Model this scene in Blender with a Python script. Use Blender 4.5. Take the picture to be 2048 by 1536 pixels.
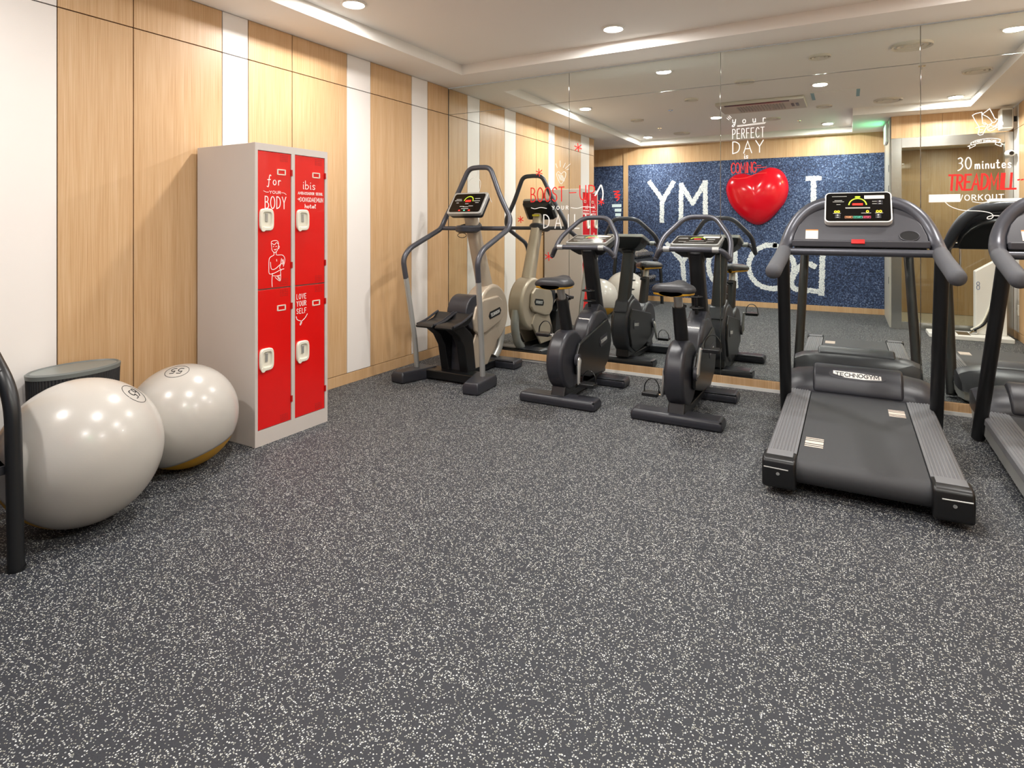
import bpy, bmesh, math, random
from mathutils import Vector, Matrix, Quaternion
random.seed(7)
PI = math.pi
S = bpy.context.scene
COL = S.collection
for o in list(bpy.data.objects): bpy.data.objects.remove(o, do_unlink=True)

# ------------------------------------------------------------------ camera
# x runs along the mirror wall, y towards it, z up; metres
cam = bpy.data.objects.new('camera', bpy.data.cameras.new('camera'))
COL.objects.link(cam)
cam.location = (0, 0, 1.30)
cam.rotation_euler = (PI/2, 0, math.radians(29.2))
cam.data.sensor_width = 36.0
cam.data.lens = 1203.6/2048*36.0
cam.data.shift_y = -(768-451)/2048.0
cam.data.clip_start = 0.02
S.camera = cam

# ------------------------------------------------------------------ light and exposure
w = bpy.data.worlds.new('world'); S.world = w; w.use_nodes = True
w.node_tree.nodes['Background'].inputs[0].default_value = (1.0, 0.96, 0.9, 1)
w.node_tree.nodes['Background'].inputs[1].default_value = 0.25
S.view_settings.view_transform = 'Standard'
S.view_settings.look = 'None'
S.view_settings.gamma = 1.0
S.view_settings.use_curve_mapping = False
S.view_settings.exposure = 0.0
LAMP_W = 31.0            # each ceiling downlight
LAMP_COL = (1.0, 0.972, 0.94)
LIT = [(-1.56,4.37), (1.10,4.34), (-2.92,3.03), (-0.26,3.06), (-1.58,1.61), (1.08,1.63), (-2.92,0.30), (-0.26,0.34)]
CEIL, RECESS = 2.71, 2.80

# ------------------------------------------------------------------ materials
def lin(c):
    if isinstance(c, str): c = [int(c[i:i+2], 16)/255 for i in (0, 2, 4)]
    return tuple((v/12.92 if v <= .04045 else ((v+.055)/1.055)**2.4) for v in c) + (1,)
MATS = {}
def mat(name, col, rough=.5, metal=0., spec=.5, bump=0., bscale=200., emit=0., coat=0., vary=0.):
    if name in MATS: return MATS[name]
    m = bpy.data.materials.new(name); m.use_nodes = True; MATS[name] = m
    nt = m.node_tree; b = nt.nodes['Principled BSDF']
    b.inputs['Base Color'].default_value = lin(col)
    b.inputs['Roughness'].default_value = rough
    b.inputs['Metallic'].default_value = metal
    b.inputs['Specular IOR Level'].default_value = spec
    b.inputs['Coat Weight'].default_value = coat
    tc = nt.nodes.new('ShaderNodeTexCoord')
    n = nt.nodes.new('ShaderNodeTexNoise'); n.inputs['Scale'].default_value = bscale; n.inputs['Detail'].default_value = 3
    nt.links.new(tc.outputs['Object'], n.inputs['Vector'])
    if vary:
        mx = nt.nodes.new('ShaderNodeMix'); mx.data_type = 'RGBA'
        c = lin(col)
        mx.inputs[6].default_value = tuple(v*(1-vary) for v in c[:3])+(1,)
        mx.inputs[7].default_value = tuple(min(1, v*(1+vary)) for v in c[:3])+(1,)
        nt.links.new(n.outputs['Fac'], mx.inputs[0]); nt.links.new(mx.outputs[2], b.inputs['Base Color'])
    if bump:
        bp = nt.nodes.new('ShaderNodeBump'); bp.inputs['Strength'].default_value = bump; bp.inputs['Distance'].default_value = .002
        nt.links.new(n.outputs['Fac'], bp.inputs['Height']); nt.links.new(bp.outputs[0], b.inputs['Normal'])
    if emit:
        b.inputs['Emission Color'].default_value = lin(col); b.inputs['Emission Strength'].default_value = emit
    return m

def ramp(nt, pts):
    r = nt.nodes.new('ShaderNodeValToRGB'); e = r.color_ramp.elements
    while len(e) < len(pts): e.new(.5)
    for k, (p, c) in enumerate(pts):
        e[k].position = p; e[k].color = lin(c)
    return r

def wood_mat():
    m = bpy.data.materials.new('oak veneer'); m.use_nodes = True; nt = m.node_tree; b = nt.nodes['Principled BSDF']
    g = nt.nodes.new('ShaderNodeNewGeometry'); oi = nt.nodes.new('ShaderNodeObjectInfo')
    sx = nt.nodes.new('ShaderNodeSeparateXYZ'); nt.links.new(g.outputs['Position'], sx.inputs[0])
    ad = nt.nodes.new('ShaderNodeMath'); ad.operation = 'ADD'; nt.links.new(sx.outputs[0], ad.inputs[0]); nt.links.new(sx.outputs[1], ad.inputs[1])
    ra = nt.nodes.new('ShaderNodeMath'); ra.operation = 'MULTIPLY'; ra.inputs[1].default_value = 40; nt.links.new(oi.outputs['Random'], ra.inputs[0])
    def grain(su, sz, det):
        cx = nt.nodes.new('ShaderNodeCombineXYZ')
        a = nt.nodes.new('ShaderNodeMath'); a.operation = 'MULTIPLY'; a.inputs[1].default_value = su; nt.links.new(ad.outputs[0], a.inputs[0])
        z = nt.nodes.new('ShaderNodeMath'); z.operation = 'MULTIPLY'; z.inputs[1].default_value = sz; nt.links.new(sx.outputs[2], z.inputs[0])
        nt.links.new(a.outputs[0], cx.inputs[0]); nt.links.new(z.outputs[0], cx.inputs[1]); nt.links.new(ra.outputs[0], cx.inputs[2])
        n = nt.nodes.new('ShaderNodeTexNoise'); n.inputs['Scale'].default_value = 1; n.inputs['Detail'].default_value = det
        nt.links.new(cx.outputs[0], n.inputs['Vector']); return n
    fine = grain(330, 3.0, 2); wide = grain(14, .5, 3)
    mx = nt.nodes.new('ShaderNodeMix'); mx.inputs[0].default_value = .30
    nt.links.new(fine.outputs['Fac'], mx.inputs[2]); nt.links.new(wide.outputs['Fac'], mx.inputs[3])
    r = ramp(nt, [(.30, 'ba9162'), (.5, 'cba57a'), (.70, 'd7b68f')])
    nt.links.new(mx.outputs[0], r.inputs[0]); nt.links.new(r.outputs[0], b.inputs['Base Color'])
    b.inputs['Roughness'].default_value = .42
    return m
def floor_mat():
    m = bpy.data.materials.new('speckled rubber floor'); m.use_nodes = True; nt = m.node_tree; b = nt.nodes['Principled BSDF']
    g = nt.nodes.new('ShaderNodeNewGeometry')
    def flecks(scale, thr, size, off):
        mp = nt.nodes.new('ShaderNodeMapping'); mp.inputs['Location'].default_value = (off, off*1.7, 0)
        nz = nt.nodes.new('ShaderNodeTexNoise'); nz.inputs['Scale'].default_value = scale*1.6; nz.inputs['Detail'].default_value = 1
        nt.links.new(g.outputs['Position'], nz.inputs['Vector'])
        vm = nt.nodes.new('ShaderNodeVectorMath'); vm.operation = 'MULTIPLY_ADD'; vm.inputs[1].default_value = (.25/scale,)*3
        nt.links.new(nz.outputs['Color'], vm.inputs[0]); nt.links.new(g.outputs['Position'], vm.inputs[2])
        nt.links.new(vm.outputs[0], mp.inputs[0])
        v = nt.nodes.new('ShaderNodeTexVoronoi'); v.voronoi_dimensions = '2D'; v.inputs['Scale'].default_value = scale
        nt.links.new(mp.outputs[0], v.inputs['Vector'])
        sc = nt.nodes.new('ShaderNodeSeparateColor'); nt.links.new(v.outputs['Color'], sc.inputs[0])
        a = nt.nodes.new('ShaderNodeMath'); a.operation = 'GREATER_THAN'; a.inputs[1].default_value = thr; nt.links.new(sc.outputs[0], a.inputs[0])
        d = nt.nodes.new('ShaderNodeMath'); d.operation = 'LESS_THAN'; d.inputs[1].default_value = size; nt.links.new(v.outputs['Distance'], d.inputs[0])
        p = nt.nodes.new('ShaderNodeMath'); p.operation = 'MULTIPLY'; nt.links.new(a.outputs[0], p.inputs[0]); nt.links.new(d.outputs[0], p.inputs[1])
        return p, sc
    base = ramp(nt, [(.3, '2a2c31'), (.7, '383a40')])
    nb = nt.nodes.new('ShaderNodeTexNoise'); nb.inputs['Scale'].default_value = 260; nb.inputs['Detail'].default_value = 2
    nt.links.new(g.outputs['Position'], nb.inputs['Vector']); nt.links.new(nb.outputs['Fac'], base.inputs[0])
    f1, s1 = flecks(165, .84, .36, 0); f2, s2 = flecks(250, .86, .40, 3.3)
    tone = ramp(nt, [(.0, '85878a'), (.5, 'c4c6c4'), (1, 'e4e5e2')]); nt.links.new(s1.outputs[1], tone.inputs[0])
    tone2 = ramp(nt, [(.0, '8f8e80'), (1, 'c9cac2')]); nt.links.new(s2.outputs[1], tone2.inputs[0])
    m1 = nt.nodes.new('ShaderNodeMix'); m1.data_type = 'RGBA'; nt.links.new(f1.outputs[0], m1.inputs[0]); nt.links.new(base.outputs[0], m1.inputs[6]); nt.links.new(tone.outputs[0], m1.inputs[7])
    m2 = nt.nodes.new('ShaderNodeMix'); m2.data_type = 'RGBA'; nt.links.new(f2.outputs[0], m2.inputs[0]); nt.links.new(m1.outputs[2], m2.inputs[6]); nt.links.new(tone2.outputs[0], m2.inputs[7])
    nt.links.new(m2.outputs[2], b.inputs['Base Color'])
    b.inputs['Roughness'].default_value = .62; b.inputs['Specular IOR Level'].default_value = .3
    bp = nt.nodes.new('ShaderNodeBump'); bp.inputs['Strength'].default_value = .35; bp.inputs['Distance'].default_value = .002
    nt.links.new(nb.outputs['Fac'], bp.inputs['Height']); nt.links.new(bp.outputs[0], b.inputs['Normal'])
    return m
def denim_mat():
    m = bpy.data.materials.new('denim print'); m.use_nodes = True; nt = m.node_tree; b = nt.nodes['Principled BSDF']
    g = nt.nodes.new('ShaderNodeNewGeometry')
    n1 = nt.nodes.new('ShaderNodeTexNoise'); n1.inputs['Scale'].default_value = 48; n1.inputs['Detail'].default_value = 4; n1.inputs['Roughness'].default_value = .8
    n2 = nt.nodes.new('ShaderNodeTexNoise'); n2.inputs['Scale'].default_value = 1.1; n2.inputs['Detail'].default_value = 2
    for n in (n1, n2): nt.links.new(g.outputs['Position'], n.inputs['Vector'])
    ad = nt.nodes.new('ShaderNodeMath'); ad.operation = 'MULTIPLY_ADD'; ad.inputs[1].default_value = .22
    nt.links.new(n2.outputs['Fac'], ad.inputs[0]); nt.links.new(n1.outputs['Fac'], ad.inputs[2])
    r = ramp(nt, [(.44, '0c1122'), (.56, '212d4a'), (.68, '42567e'), (.82, '9dabc4')])
    nt.links.new(ad.outputs[0], r.inputs[0]); nt.links.new(r.outputs[0], b.inputs['Base Color'])
    b.inputs['Roughness'].default_value = .75
    return m
def chalk_mat():
    m = bpy.data.materials.new('chalk print'); m.use_nodes = True; nt = m.node_tree; b = nt.nodes['Principled BSDF']
    g = nt.nodes.new('ShaderNodeNewGeometry'); n1 = nt.nodes.new('ShaderNodeTexNoise'); n1.inputs['Scale'].default_value = 90; n1.inputs['Detail'].default_value = 4
    nt.links.new(g.outputs['Position'], n1.inputs['Vector'])
    r = ramp(nt, [(.34, '4d5d80'), (.42, 'd8dde0'), (.7, 'f4f6f2')]); nt.links.new(n1.outputs['Fac'], r.inputs[0])
    nt.links.new(r.outputs[0], b.inputs['Base Color']); b.inputs['Roughness'].default_value = .8
    return m
def glass_mat():
    m = bpy.data.materials.new('clear door glass'); m.use_nodes = True; nt = m.node_tree
    out = nt.nodes['Material Output']; nt.nodes.remove(nt.nodes['Principled BSDF'])
    t = nt.nodes.new('ShaderNodeBsdfTransparent'); t.inputs[0].default_value = (.90, .94, .91, 1)
    gl = nt.nodes.new('ShaderNodeBsdfGlossy'); gl.inputs['Roughness'].default_value = .01
    fr = nt.nodes.new('ShaderNodeFresnel'); fr.inputs[0].default_value = 1.45
    mx = nt.nodes.new('ShaderNodeMixShader'); nt.links.new(fr.outputs[0], mx.inputs[0]); nt.links.new(t.outputs[0], mx.inputs[1]); nt.links.new(gl.outputs[0], mx.inputs[2])
    nt.links.new(mx.outputs[0], out.inputs[0]); return m
WOOD, FLOOR, DENIM, CHALK, GLASS = wood_mat(), floor_mat(), denim_mat(), chalk_mat(), glass_mat()
WHITEP = mat('white laminate', 'ece6e1', .4, vary=.02, bscale=3)
PLASTER = mat('ceiling paint', 'f0ede8', .85, bump=.1, bscale=60)
MIRROR = mat('mirror silver', 'f1f6f2', .004, metal=1., bscale=1)
GROOVE = mat('dark joint', '1e150f', .8, vary=.1)
STEEL = mat('brushed stainless', 'c9c8c4', .22, metal=1., vary=.04, bscale=12)
CHROME = mat('chrome', 'e4e4e2', .08, metal=1.)
SILVER = mat('silver paint', 'b4b5b2', .34, metal=.55, vary=.03)
BEIGE = mat('champagne paint', 'b5a795', .38, metal=.35, vary=.03)
TUBE = mat('slate grey tube', '4b4c53', .36, metal=.35, vary=.06, bscale=60)
BLACKT = mat('black powder coat', '17181a', .38, vary=.1, bscale=90)
PLAST = mat('charcoal plastic', '2c2d33', .34, bump=.15, bscale=900, vary=.05)
PLAST2 = mat('dark grey plastic', '39393f', .42, bump=.2, bscale=900, vary=.05)
BLACKP = mat('black plastic', '111214', .34, vary=.08)
GRIP = mat('grey foam grip', '4d4e53', .7, bump=.4, bscale=500)
BELT = mat('running belt', '36373a', .6, bump=.3, bscale=1500, vary=.12)
RAILM = mat('ribbed foot rail', '6f7073', .5, vary=.06, bscale=200)
SEATM = mat('saddle vinyl', '27282c', .42, bump=.25, bscale=500)
YELLOW = mat('mustard rubber', 'b98a1c', .5, vary=.06)
BALLM = mat('grey vinyl ball', 'b9b4ad', .25, bump=.05, bscale=260, vary=.02, coat=.15)
RED = mat('red lacquer', 'd8120f', .26, coat=.2, vary=.04, bscale=8)
LOCKG = mat('warm grey enamel', 'c9c1bb', .38, vary=.02, bscale=6)
CREAM = mat('cream plastic', 'e4e0d0', .35)
INKW = mat('white vinyl lettering', 'f6f4f0', .5)
INKR = mat('red vinyl lettering', 'e0211b', .5)
INKB = mat('black print', '1a1a1c', .5)
HEARTM = mat('glossy red heart', 'cf0a1e', .16, coat=.4)
DISPM = mat('display glass', '060607', .12)
LEDY = mat('yellow led', 'ffd21e', .4, emit=2.2)
LEDR = mat('red led', 'ff2418', .4, emit=1.6)
LEDG = mat('green print', 'b7d331', .4, emit=.5)
LAMPM = mat('lamp diffuser', 'fff3e0', .5, emit=30.)
WPLAS = mat('white plastic', 'e9e8e3', .4)
EXITM = mat('exit sign face', '6cf0a4', .4, emit=9.)
TILE = mat('cream floor tile', 'd9cfb8', .25, vary=.03, bscale=5)

# ------------------------------------------------------------------ mesh helpers
def V(*a): return Vector(a)
def fillet(pts, rad, k=5):
    pts = [Vector(p) for p in pts]; out = [pts[0]]
    for i in range(1, len(pts)-1):
        a, b, c = pts[i-1], pts[i], pts[i+1]
        t = min(rad, (a-b).length*.48, (c-b).length*.48)
        p, q = b+(a-b).normalized()*t, b+(c-b).normalized()*t
        for j in range(k+1):
            u = j/k; out.append(p*(1-u)**2+b*2*u*(1-u)+q*u*u)
    out.append(pts[-1]); return out
class MB:
    def __init__(s): s.bm = bmesh.new()
    def box(s, c, d, rot=None):
        M = Matrix.Translation(c) @ (rot.to_4x4() if rot else Matrix.Identity(4)) @ Matrix.Diagonal((d[0], d[1], d[2], 1))
        bmesh.ops.create_cube(s.bm, size=1, matrix=M); return s
    def span(s, x0, x1, y0, y1, z0, z1):
        return s.box(((x0+x1)/2, (y0+y1)/2, (z0+z1)/2), (abs(x1-x0), abs(y1-y0), abs(z1-z0)))
    def rings(s, rings, cap=True, close=True):
        vs = [[s.bm.verts.new(p) for p in r] for r in rings]
        n = len(vs[0])
        for a, b in zip(vs, vs[1:]):
            for i in range(n if close else n-1):
                j = (i+1) % n
                s.bm.faces.new((a[i], a[j], b[j], b[i]))
        if cap:
            s.bm.faces.new(vs[0][::-1]); s.bm.faces.new(vs[-1])
        return s
    def tube(s, pts, r, n=12, cap=True, flat=1.):
        pts = [Vector(p) for p in pts]; rs = r if isinstance(r, (list, tuple)) else [r]*len(pts)
        T = [(pts[min(i+1, len(pts)-1)]-pts[max(i-1, 0)]).normalized() for i in range(len(pts))]
        up = Vector((0, 0, 1)) if abs(T[0].z) < .9 else Vector((1, 0, 0))
        N = (up-T[0]*up.dot(T[0])).normalized(); rg = []
        for i, p in enumerate(pts):
            if i:
                N = (T[i-1].rotation_difference(T[i]) @ N); N = (N-T[i]*N.dot(T[i])).normalized()
            B = T[i].cross(N)
            rg.append([p+(N*math.cos(a)*flat+B*math.sin(a))*rs[i] for a in [2*PI*k/n for k in range(n)]])
        return s.rings(rg, cap)
    def capsule(s, pts, r, n=12):       # tube with rounded ends
        pts = [Vector(p) for p in pts]; d0 = (pts[0]-pts[1]).normalized(); d1 = (pts[-1]-pts[-2]).normalized()
        a = [(pts[0]+d0*r*q, r*w_) for q, w_ in ((.95, .3), (.75, .66), (.4, .92))]
        z = [(pts[-1]+d1*r*q, r*w_) for q, w_ in ((.4, .92), (.75, .66), (.95, .3))]
        P = [p for p, _ in a]+pts+[p for p, _ in z]; R = [q for _, q in a]+[r]*len(pts)+[q for _, q in z]
        return s.tube(P, R, n)
    def loop(s, pts, r, n=8):           # closed tube
        pts = [Vector(p) for p in pts]; m = len(pts); rg = []
        c = sum(pts, Vector())/m
        nz = (pts[0]-c).cross(pts[m//4]-c).normalized()
        for i in range(m):
            T = (pts[(i+1) % m]-pts[i-1]).normalized(); B = T.cross(nz).normalized()
            rg.append([pts[i]+(nz*math.cos(a)+B*math.sin(a))*r for a in [2*PI*k/n for k in range(n)]])
        rg.append(rg[0]); vs = [[s.bm.verts.new(p) for p in q] for q in rg[:-1]]; vs.append(vs[0])
        for a, b in zip(vs, vs[1:]):
            for i in range(n):
                j = (i+1) % n; s.bm.faces.new((a[i], a[j], b[j], b[i]))
        return s
    def prism(s, prof, axis, a, b):     # 2-D outline pushed along x, y or z
        def put(u, v, t):
            return {'x': (t, u, v), 'y': (u, t, v), 'z': (u, v, t)}[axis]
        A = [s.bm.verts.new(put(u, v, a)) for u, v in prof]; B = [s.bm.verts.new(put(u, v, b)) for u, v in prof]
        n = len(prof)
        for i in range(n):
            j = (i+1) % n; s.bm.faces.new((A[i], A[j], B[j], B[i]))
        s.bm.faces.new(A[::-1]); s.bm.faces.new(B); return s
    def cyl(s, c, r, h, axis='z', n=32, r2=None):
        R = {'z': Matrix.Identity(4), 'x': Matrix.Rotation(PI/2, 4, 'Y'), 'y': Matrix.Rotation(-PI/2, 4, 'X')}[axis]
        bmesh.ops.create_cone(s.bm, cap_ends=True, segments=n, radius1=r, radius2=r if r2 is None else r2, depth=h, matrix=Matrix.Translation(c) @ R); return s
    def plate(s, poly, O, U, W, N, t):  # outline in the plane O,U,W given thickness t along N
        O, U, W, N = map(Vector, (O, U, W, N))
        A = [O+U*u+W*v for u, v in poly]; B = [p+N*t for p in A]
        return s.rings([A, B])
    def ribbon(s, lines, wd, O, U, W, N, t=.0008, rag=0., step=None):
        O, U, W, N = map(Vector, (O, U, W, N))
        for li, ln in enumerate(lines):
            t_ = t+li*(.0004 if rag else .00006)
            p = [Vector((x, y, 0)) for x, y in ln]
            if step:
                q = [p[0]]
                for a, b in zip(p, p[1:]):
                    m = max(1, int((b-a).length/step)); q += [a.lerp(b, (k+1)/m) for k in range(m)]
                p = q
            if len(p) < 2: continue
            d0 = (p[0]-p[1]).normalized()*wd*.4; d1 = (p[-1]-p[-2]).normalized()*wd*.4
            p[0] = p[0]+d0; p[-1] = p[-1]+d1
            top = []
            for i in range(len(p)):
                a = (p[i]-p[i-1]).normalized() if i else None
                b = (p[i+1]-p[i]).normalized() if i < len(p)-1 else None
                tt = ((a or b)+(b or a)); tt = tt.normalized() if tt.length > 1e-6 else (a or b)
                nn = Vector((-tt.y, tt.x, 0)); k = 1/max(.5, abs(nn.dot(Vector((-(a or b).y, (a or b).x, 0)))))
                l, r = p[i]+nn*wd/2*k*(1+random.uniform(-rag, rag)), p[i]-nn*wd/2*k*(1+random.uniform(-rag, rag))
                top.append([O+U*v.x+W*v.y+N*h for v, h in ((l, 0), (l, t_), (r, t_), (r, 0))])
            s.rings(top)
        return s
    def build(s, name, m, parent=None, bevel=0., seg=2, angle=35, smooth=True):
        bmesh.ops.recalc_face_normals(s.bm, faces=s.bm.faces[:])
        me = bpy.data.meshes.new(name); s.bm.to_mesh(me); s.bm.free()
        me.materials.append(m)
        if smooth and len(me.polygons):
            me.polygons.foreach_set('use_smooth', [True]*len(me.polygons)); me.set_sharp_from_angle(angle=math.radians(angle))
        o = bpy.data.objects.new(name, me); COL.objects.link(o)
        if parent: o.parent = parent
        if bevel:
            md = o.modifiers.new('bevel', 'BEVEL'); md.width = bevel; md.segments = seg; md.limit_method = 'ANGLE'; md.angle_limit = math.radians(30); md.harden_normals = True
        return o
def tag(o, label=None, cat=None, group=None, kind=None):
    for k, v in (('label', label), ('category', cat), ('group', group), ('kind', kind)):
        if v: o[k] = v
    return o
def thing(name, label, cat, loc=(0, 0, 0), rz=0, group=None):
    o = bpy.data.objects.new(name, None); COL.objects.link(o); o.location = loc; o.rotation_euler = (0, 0, rz); o.empty_display_size = .1
    return tag(o, label, cat, group)
def copy_tree(o, parent=None):
    c = o.copy(); COL.objects.link(c); c.parent = parent
    for ch in list(o.children): copy_tree(ch, c)
    return c
def struct(name, mb, m, label=None, **k):
    o = mb.build(name, m, **k); o['kind'] = 'structure'
    if label: o['label'] = label
    return o
X3, Y3, Z3 = V(1, 0, 0), V(0, 1, 0), V(0, 0, 1)

# ------------------------------------------------------------------ stroke lettering
def arc(cx, cy, rx, ry, a0, a1, n=10):
    return [(cx+rx*math.cos(math.radians(a0+(a1-a0)*k/n)), cy+ry*math.sin(math.radians(a0+(a1-a0)*k/n))) for k in range(n+1)]
def cr(pts, n=5):                       # smooth curve through points
    if len(pts) < 3: return pts
    q = [pts[0]]+list(pts)+[pts[-1]]; out = []
    for i in range(1, len(q)-2):
        for k in range(n):
            t = k/n
            out.append(tuple(.5*((2*q[i][d])+(-q[i-1][d]+q[i+1][d])*t+(2*q[i-1][d]-5*q[i][d]+4*q[i+1][d]-q[i+2][d])*t*t+(-q[i-1][d]+3*q[i][d]-3*q[i+1][d]+q[i+2][d])*t**3) for d in (0, 1)))
    out.append(pts[-1]); return out
OV = arc(.29, .5, .29, .5, 90, 450, 18)
GL = {
 'A': [[(0, 0), (.29, 1), (.58, 0)], [(.11, .36), (.47, .36)]],
 'B': [[(.02, 0), (.02, 1)], cr([(.02, 1), (.3, .97), (.42, .77), (.3, .57), (.02, .53)]), cr([(.02, .53), (.34, .5), (.5, .27), (.36, .03), (.02, 0)])],
 'C': [cr([(.52, .84), (.36, 1), (.14, .9), (.02, .5), (.14, .1), (.36, 0), (.54, .15)])],
 'D': [[(.02, 0), (.02, 1)], cr([(.02, 1), (.25, .98), (.48, .78), (.52, .45), (.38, .14), (.02, 0)])],
 'E': [[(.46, 1), (.02, 1), (.02, 0), (.48, 0)], [(.02, .52), (.38, .52)]],
 'F': [[(.46, 1), (.02, 1), (.02, 0)], [(.02, .52), (.38, .52)]],
 'G': [cr([(.54, .84), (.36, 1), (.14, .9), (.02, .5), (.14, .1), (.38, 0), (.55, .18), (.55, .45)]), [(.34, .45), (.55, .45)]],
 'H': [[(.02, 0), (.02, 1)], [(.5, 0), (.5, 1)], [(.02, .5), (.5, .5)]],
 'I': [[(.1, 0), (.1, 1)]],
 'K': [[(.02, 0), (.02, 1)], [(.5, 1), (.02, .45)], [(.18, .6), (.52, 0)]],
 'L': [[(.02, 1), (.02, 0), (.42, 0)]],
 'M': [[(0, 0), (.06, 1), (.34, .3), (.62, 1), (.68, 0)]],
 'N': [[(.02, 0), (.02, 1), (.5, 0), (.5, 1)]],
 'O': [OV],
 'P': [[(.02, 0), (.02, 1)], cr([(.02, 1), (.34, .96), (.46, .74), (.34, .5), (.02, .46)])],
 'R': [[(.02, 0), (.02, 1)], cr([(.02, 1), (.34, .96), (.46, .76), (.34, .54), (.02, .5)]), [(.2, .5), (.5, 0)]],
 'S': [cr([(.46, .86), (.28, 1), (.06, .86), (.1, .6), (.38, .46), (.46, .2), (.26, 0), (.02, .14)])],
 'T': [[(0, 1), (.54, 1)], [(.27, 1), (.27, 0)]],
 'U': [cr([(.02, 1), (.03, .3), (.14, .03), (.36, .03), (.47, .3), (.48, 1)])],
 'V': [[(0, 1), (.27, 0), (.54, 1)]],
 'W': [[(0, 1), (.2, 0), (.38, .75), (.56, 0), (.76, 1)]],
 'X': [[(0, 0), (.5, 1)], [(0, 1), (.5, 0)]],
 'Y': [[(0, 1), (.27, .5), (.54, 1)], [(.27, .5), (.27, 0)]],
 '0': [OV],
 '3': [cr([(.05, .92), (.3, 1), (.46, .8), (.34, .56), (.16, .53), (.4, .46), (.48, .22), (.28, 0), (.02, -.12)])],
 '5': [[(.46, 1), (.08, 1), (.05, .56)], cr([(.05, .56), (.3, .62), (.47, .36), (.34, .06), (.02, .04)])],
 '6': [cr([(.42, .98), (.14, .76), (.03, .34), (.14, .04), (.38, .04), (.47, .28), (.34, .5), (.06, .36)])],
 '-': [[(.05, .5), (.5, .5)]], '.': [[(.06, 0), (.12, .06)]], ' ': [],
 'a': [cr([(.4, .5), (.18, .52), (.03, .26), (.14, .02), (.34, .1), (.42, .5)]), [(.42, .5), (.46, 0)]],
 'b': [[(.02, 1), (.02, 0)], cr([(.02, .4), (.22, .52), (.42, .3), (.26, .02), (.02, .06)])],
 'e': [cr([(.04, .26), (.4, .3), (.3, .52), (.1, .46), (.04, .2), (.16, 0), (.42, .08)])],
 'f': [cr([(.46, .98), (.34, 1.04), (.24, .8), (.18, .2), (.1, -.22), (-.06, -.2)]), [(.02, .52), (.4, .56)]],
 'h': [[(.04, 1), (.04, 0)], cr([(.04, .34), (.2, .52), (.34, .42), (.36, 0)])],
 'i': [[(.08, .52), (.08, .04), (.16, 0)], [(.09, .74), (.1, .8)]],
 'l': [cr([(.04, .4), (.2, .8), (.16, 1), (.06, .86), (.06, .1), (.2, .04)])],
 'm': [[(.03, .5), (.03, 0)], cr([(.03, .34), (.18, .52), (.27, .4), (.28, 0)]), cr([(.28, .34), (.42, .52), (.52, .4), (.54, 0)])],
 'n': [[(.03, .5), (.03, 0)], cr([(.03, .34), (.2, .52), (.33, .4), (.35, 0)])],
 'o': [arc(.2, .26, .2, .26, 90, 450, 14)],
 'p': [[(.04, .62), (.0, -.36)], cr([(.04, .44), (.24, .6), (.4, .36), (.26, .06), (.02, .08)])],
 'r': [[(.04, .5), (.04, 0)], cr([(.04, .3), (.16, .5), (.34, .48)])],
 's': [cr([(.34, .46), (.18, .54), (.05, .42), (.16, .28), (.32, .16), (.22, 0), (.02, .06)])],
 't': [cr([(.14, .9), (.12, .14), (.22, 0), (.34, .06)]), [(0, .6), (.3, .6)]],
 'u': [cr([(.03, .5), (.04, .12), (.16, 0), (.34, .16), (.36, .5)]), [(.36, .5), (.38, 0)]],
 'y': [cr([(.03, .6), (.06, .2), (.2, .12), (.4, .3)]), cr([(.44, .62), (.36, .0), (.2, -.36), (-.04, -.34), (.06, -.16), (.42, .02)])],
}
def text(t, x0, y0, x1, y1, gap=.22, slant=0., split=False):
    out = []; x = 0.; cnt = []
    for ch in t:
        st = GL[ch]; wd = max([p[0] for l in st for p in l], default=.3)
        out += [[(p[0]+x+p[1]*slant, p[1]) for p in l] for l in st]; x += wd+gap; cnt.append(len(st))
    x -= gap; h = y1-y0
    res = [[(x0+p[0]/x*(x1-x0), y0+p[1]*h) for p in l] for l in out]
    if not split: return res
    gl = []; i = 0
    for c in cnt:
        gl.append(res[i:i+c]); i += c
    return [g for g in gl if g]
def star(x, y, r, n=3):
    return [[(x-r*math.cos(a), y-r*math.sin(a)), (x+r*math.cos(a), y+r*math.sin(a))] for a in [PI/2+k*PI/n+.1 for k in range(n)]]

# ================================================================== THE ROOM
XL, XR, YM, YB = -3.588, 1.70, 5.079, -.27
ALC, YE = -5.2, 1.044             # alcove side wall, end of the left wall
struct('floor', MB().span(ALC-.1, XR+.1, YB-.1, YM+.1, -.06, 0), FLOOR, 'dark grey rubber floor with fine white flecks')
lob = struct('floor_lobby', MB().span(.50, 2.6, -.75, 1.0, -.02, .006), TILE, 'cream tiled floor behind the glass door')
cl = MB()
for a in ((ALC, -3.16, YB, YM), (-3.16, XR, 4.69, YM), (1.25, XR, 1.05, 4.69), (.05, 1.25, 1.05, 1.40), (.05, .50, YB, 1.05), (-3.16, .05, YB, -.10)):
    cl.span(*a, CEIL, RECESS+.02)
cl.span(ALC, XR, YB, YM, RECESS, RECESS+.06)
struct('ceiling', cl, PLASTER, 'off-white ceiling with a shallow recessed tray')
def panel_wall(name, label, fix, front, cols, rows, body):
    """body box plus separate panels; cols = (from, to, material)"""
    root = struct(name, MB().span(*body), GROOVE, label)
    for a, b, m in cols:
        for z0, z1 in rows:
            mb = MB(); g = .0028
            if fix == 'x': mb.span(front[0], front[1], a+g, b-g, z0+g, z1-g)
            else: mb.span(a+g, b-g, front[0], front[1], z0+g, z1-g)
            mb.build('panel', m, root, bevel=.0012, seg=1)
    return root
W, H_ = WOOD, WHITEP
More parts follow.
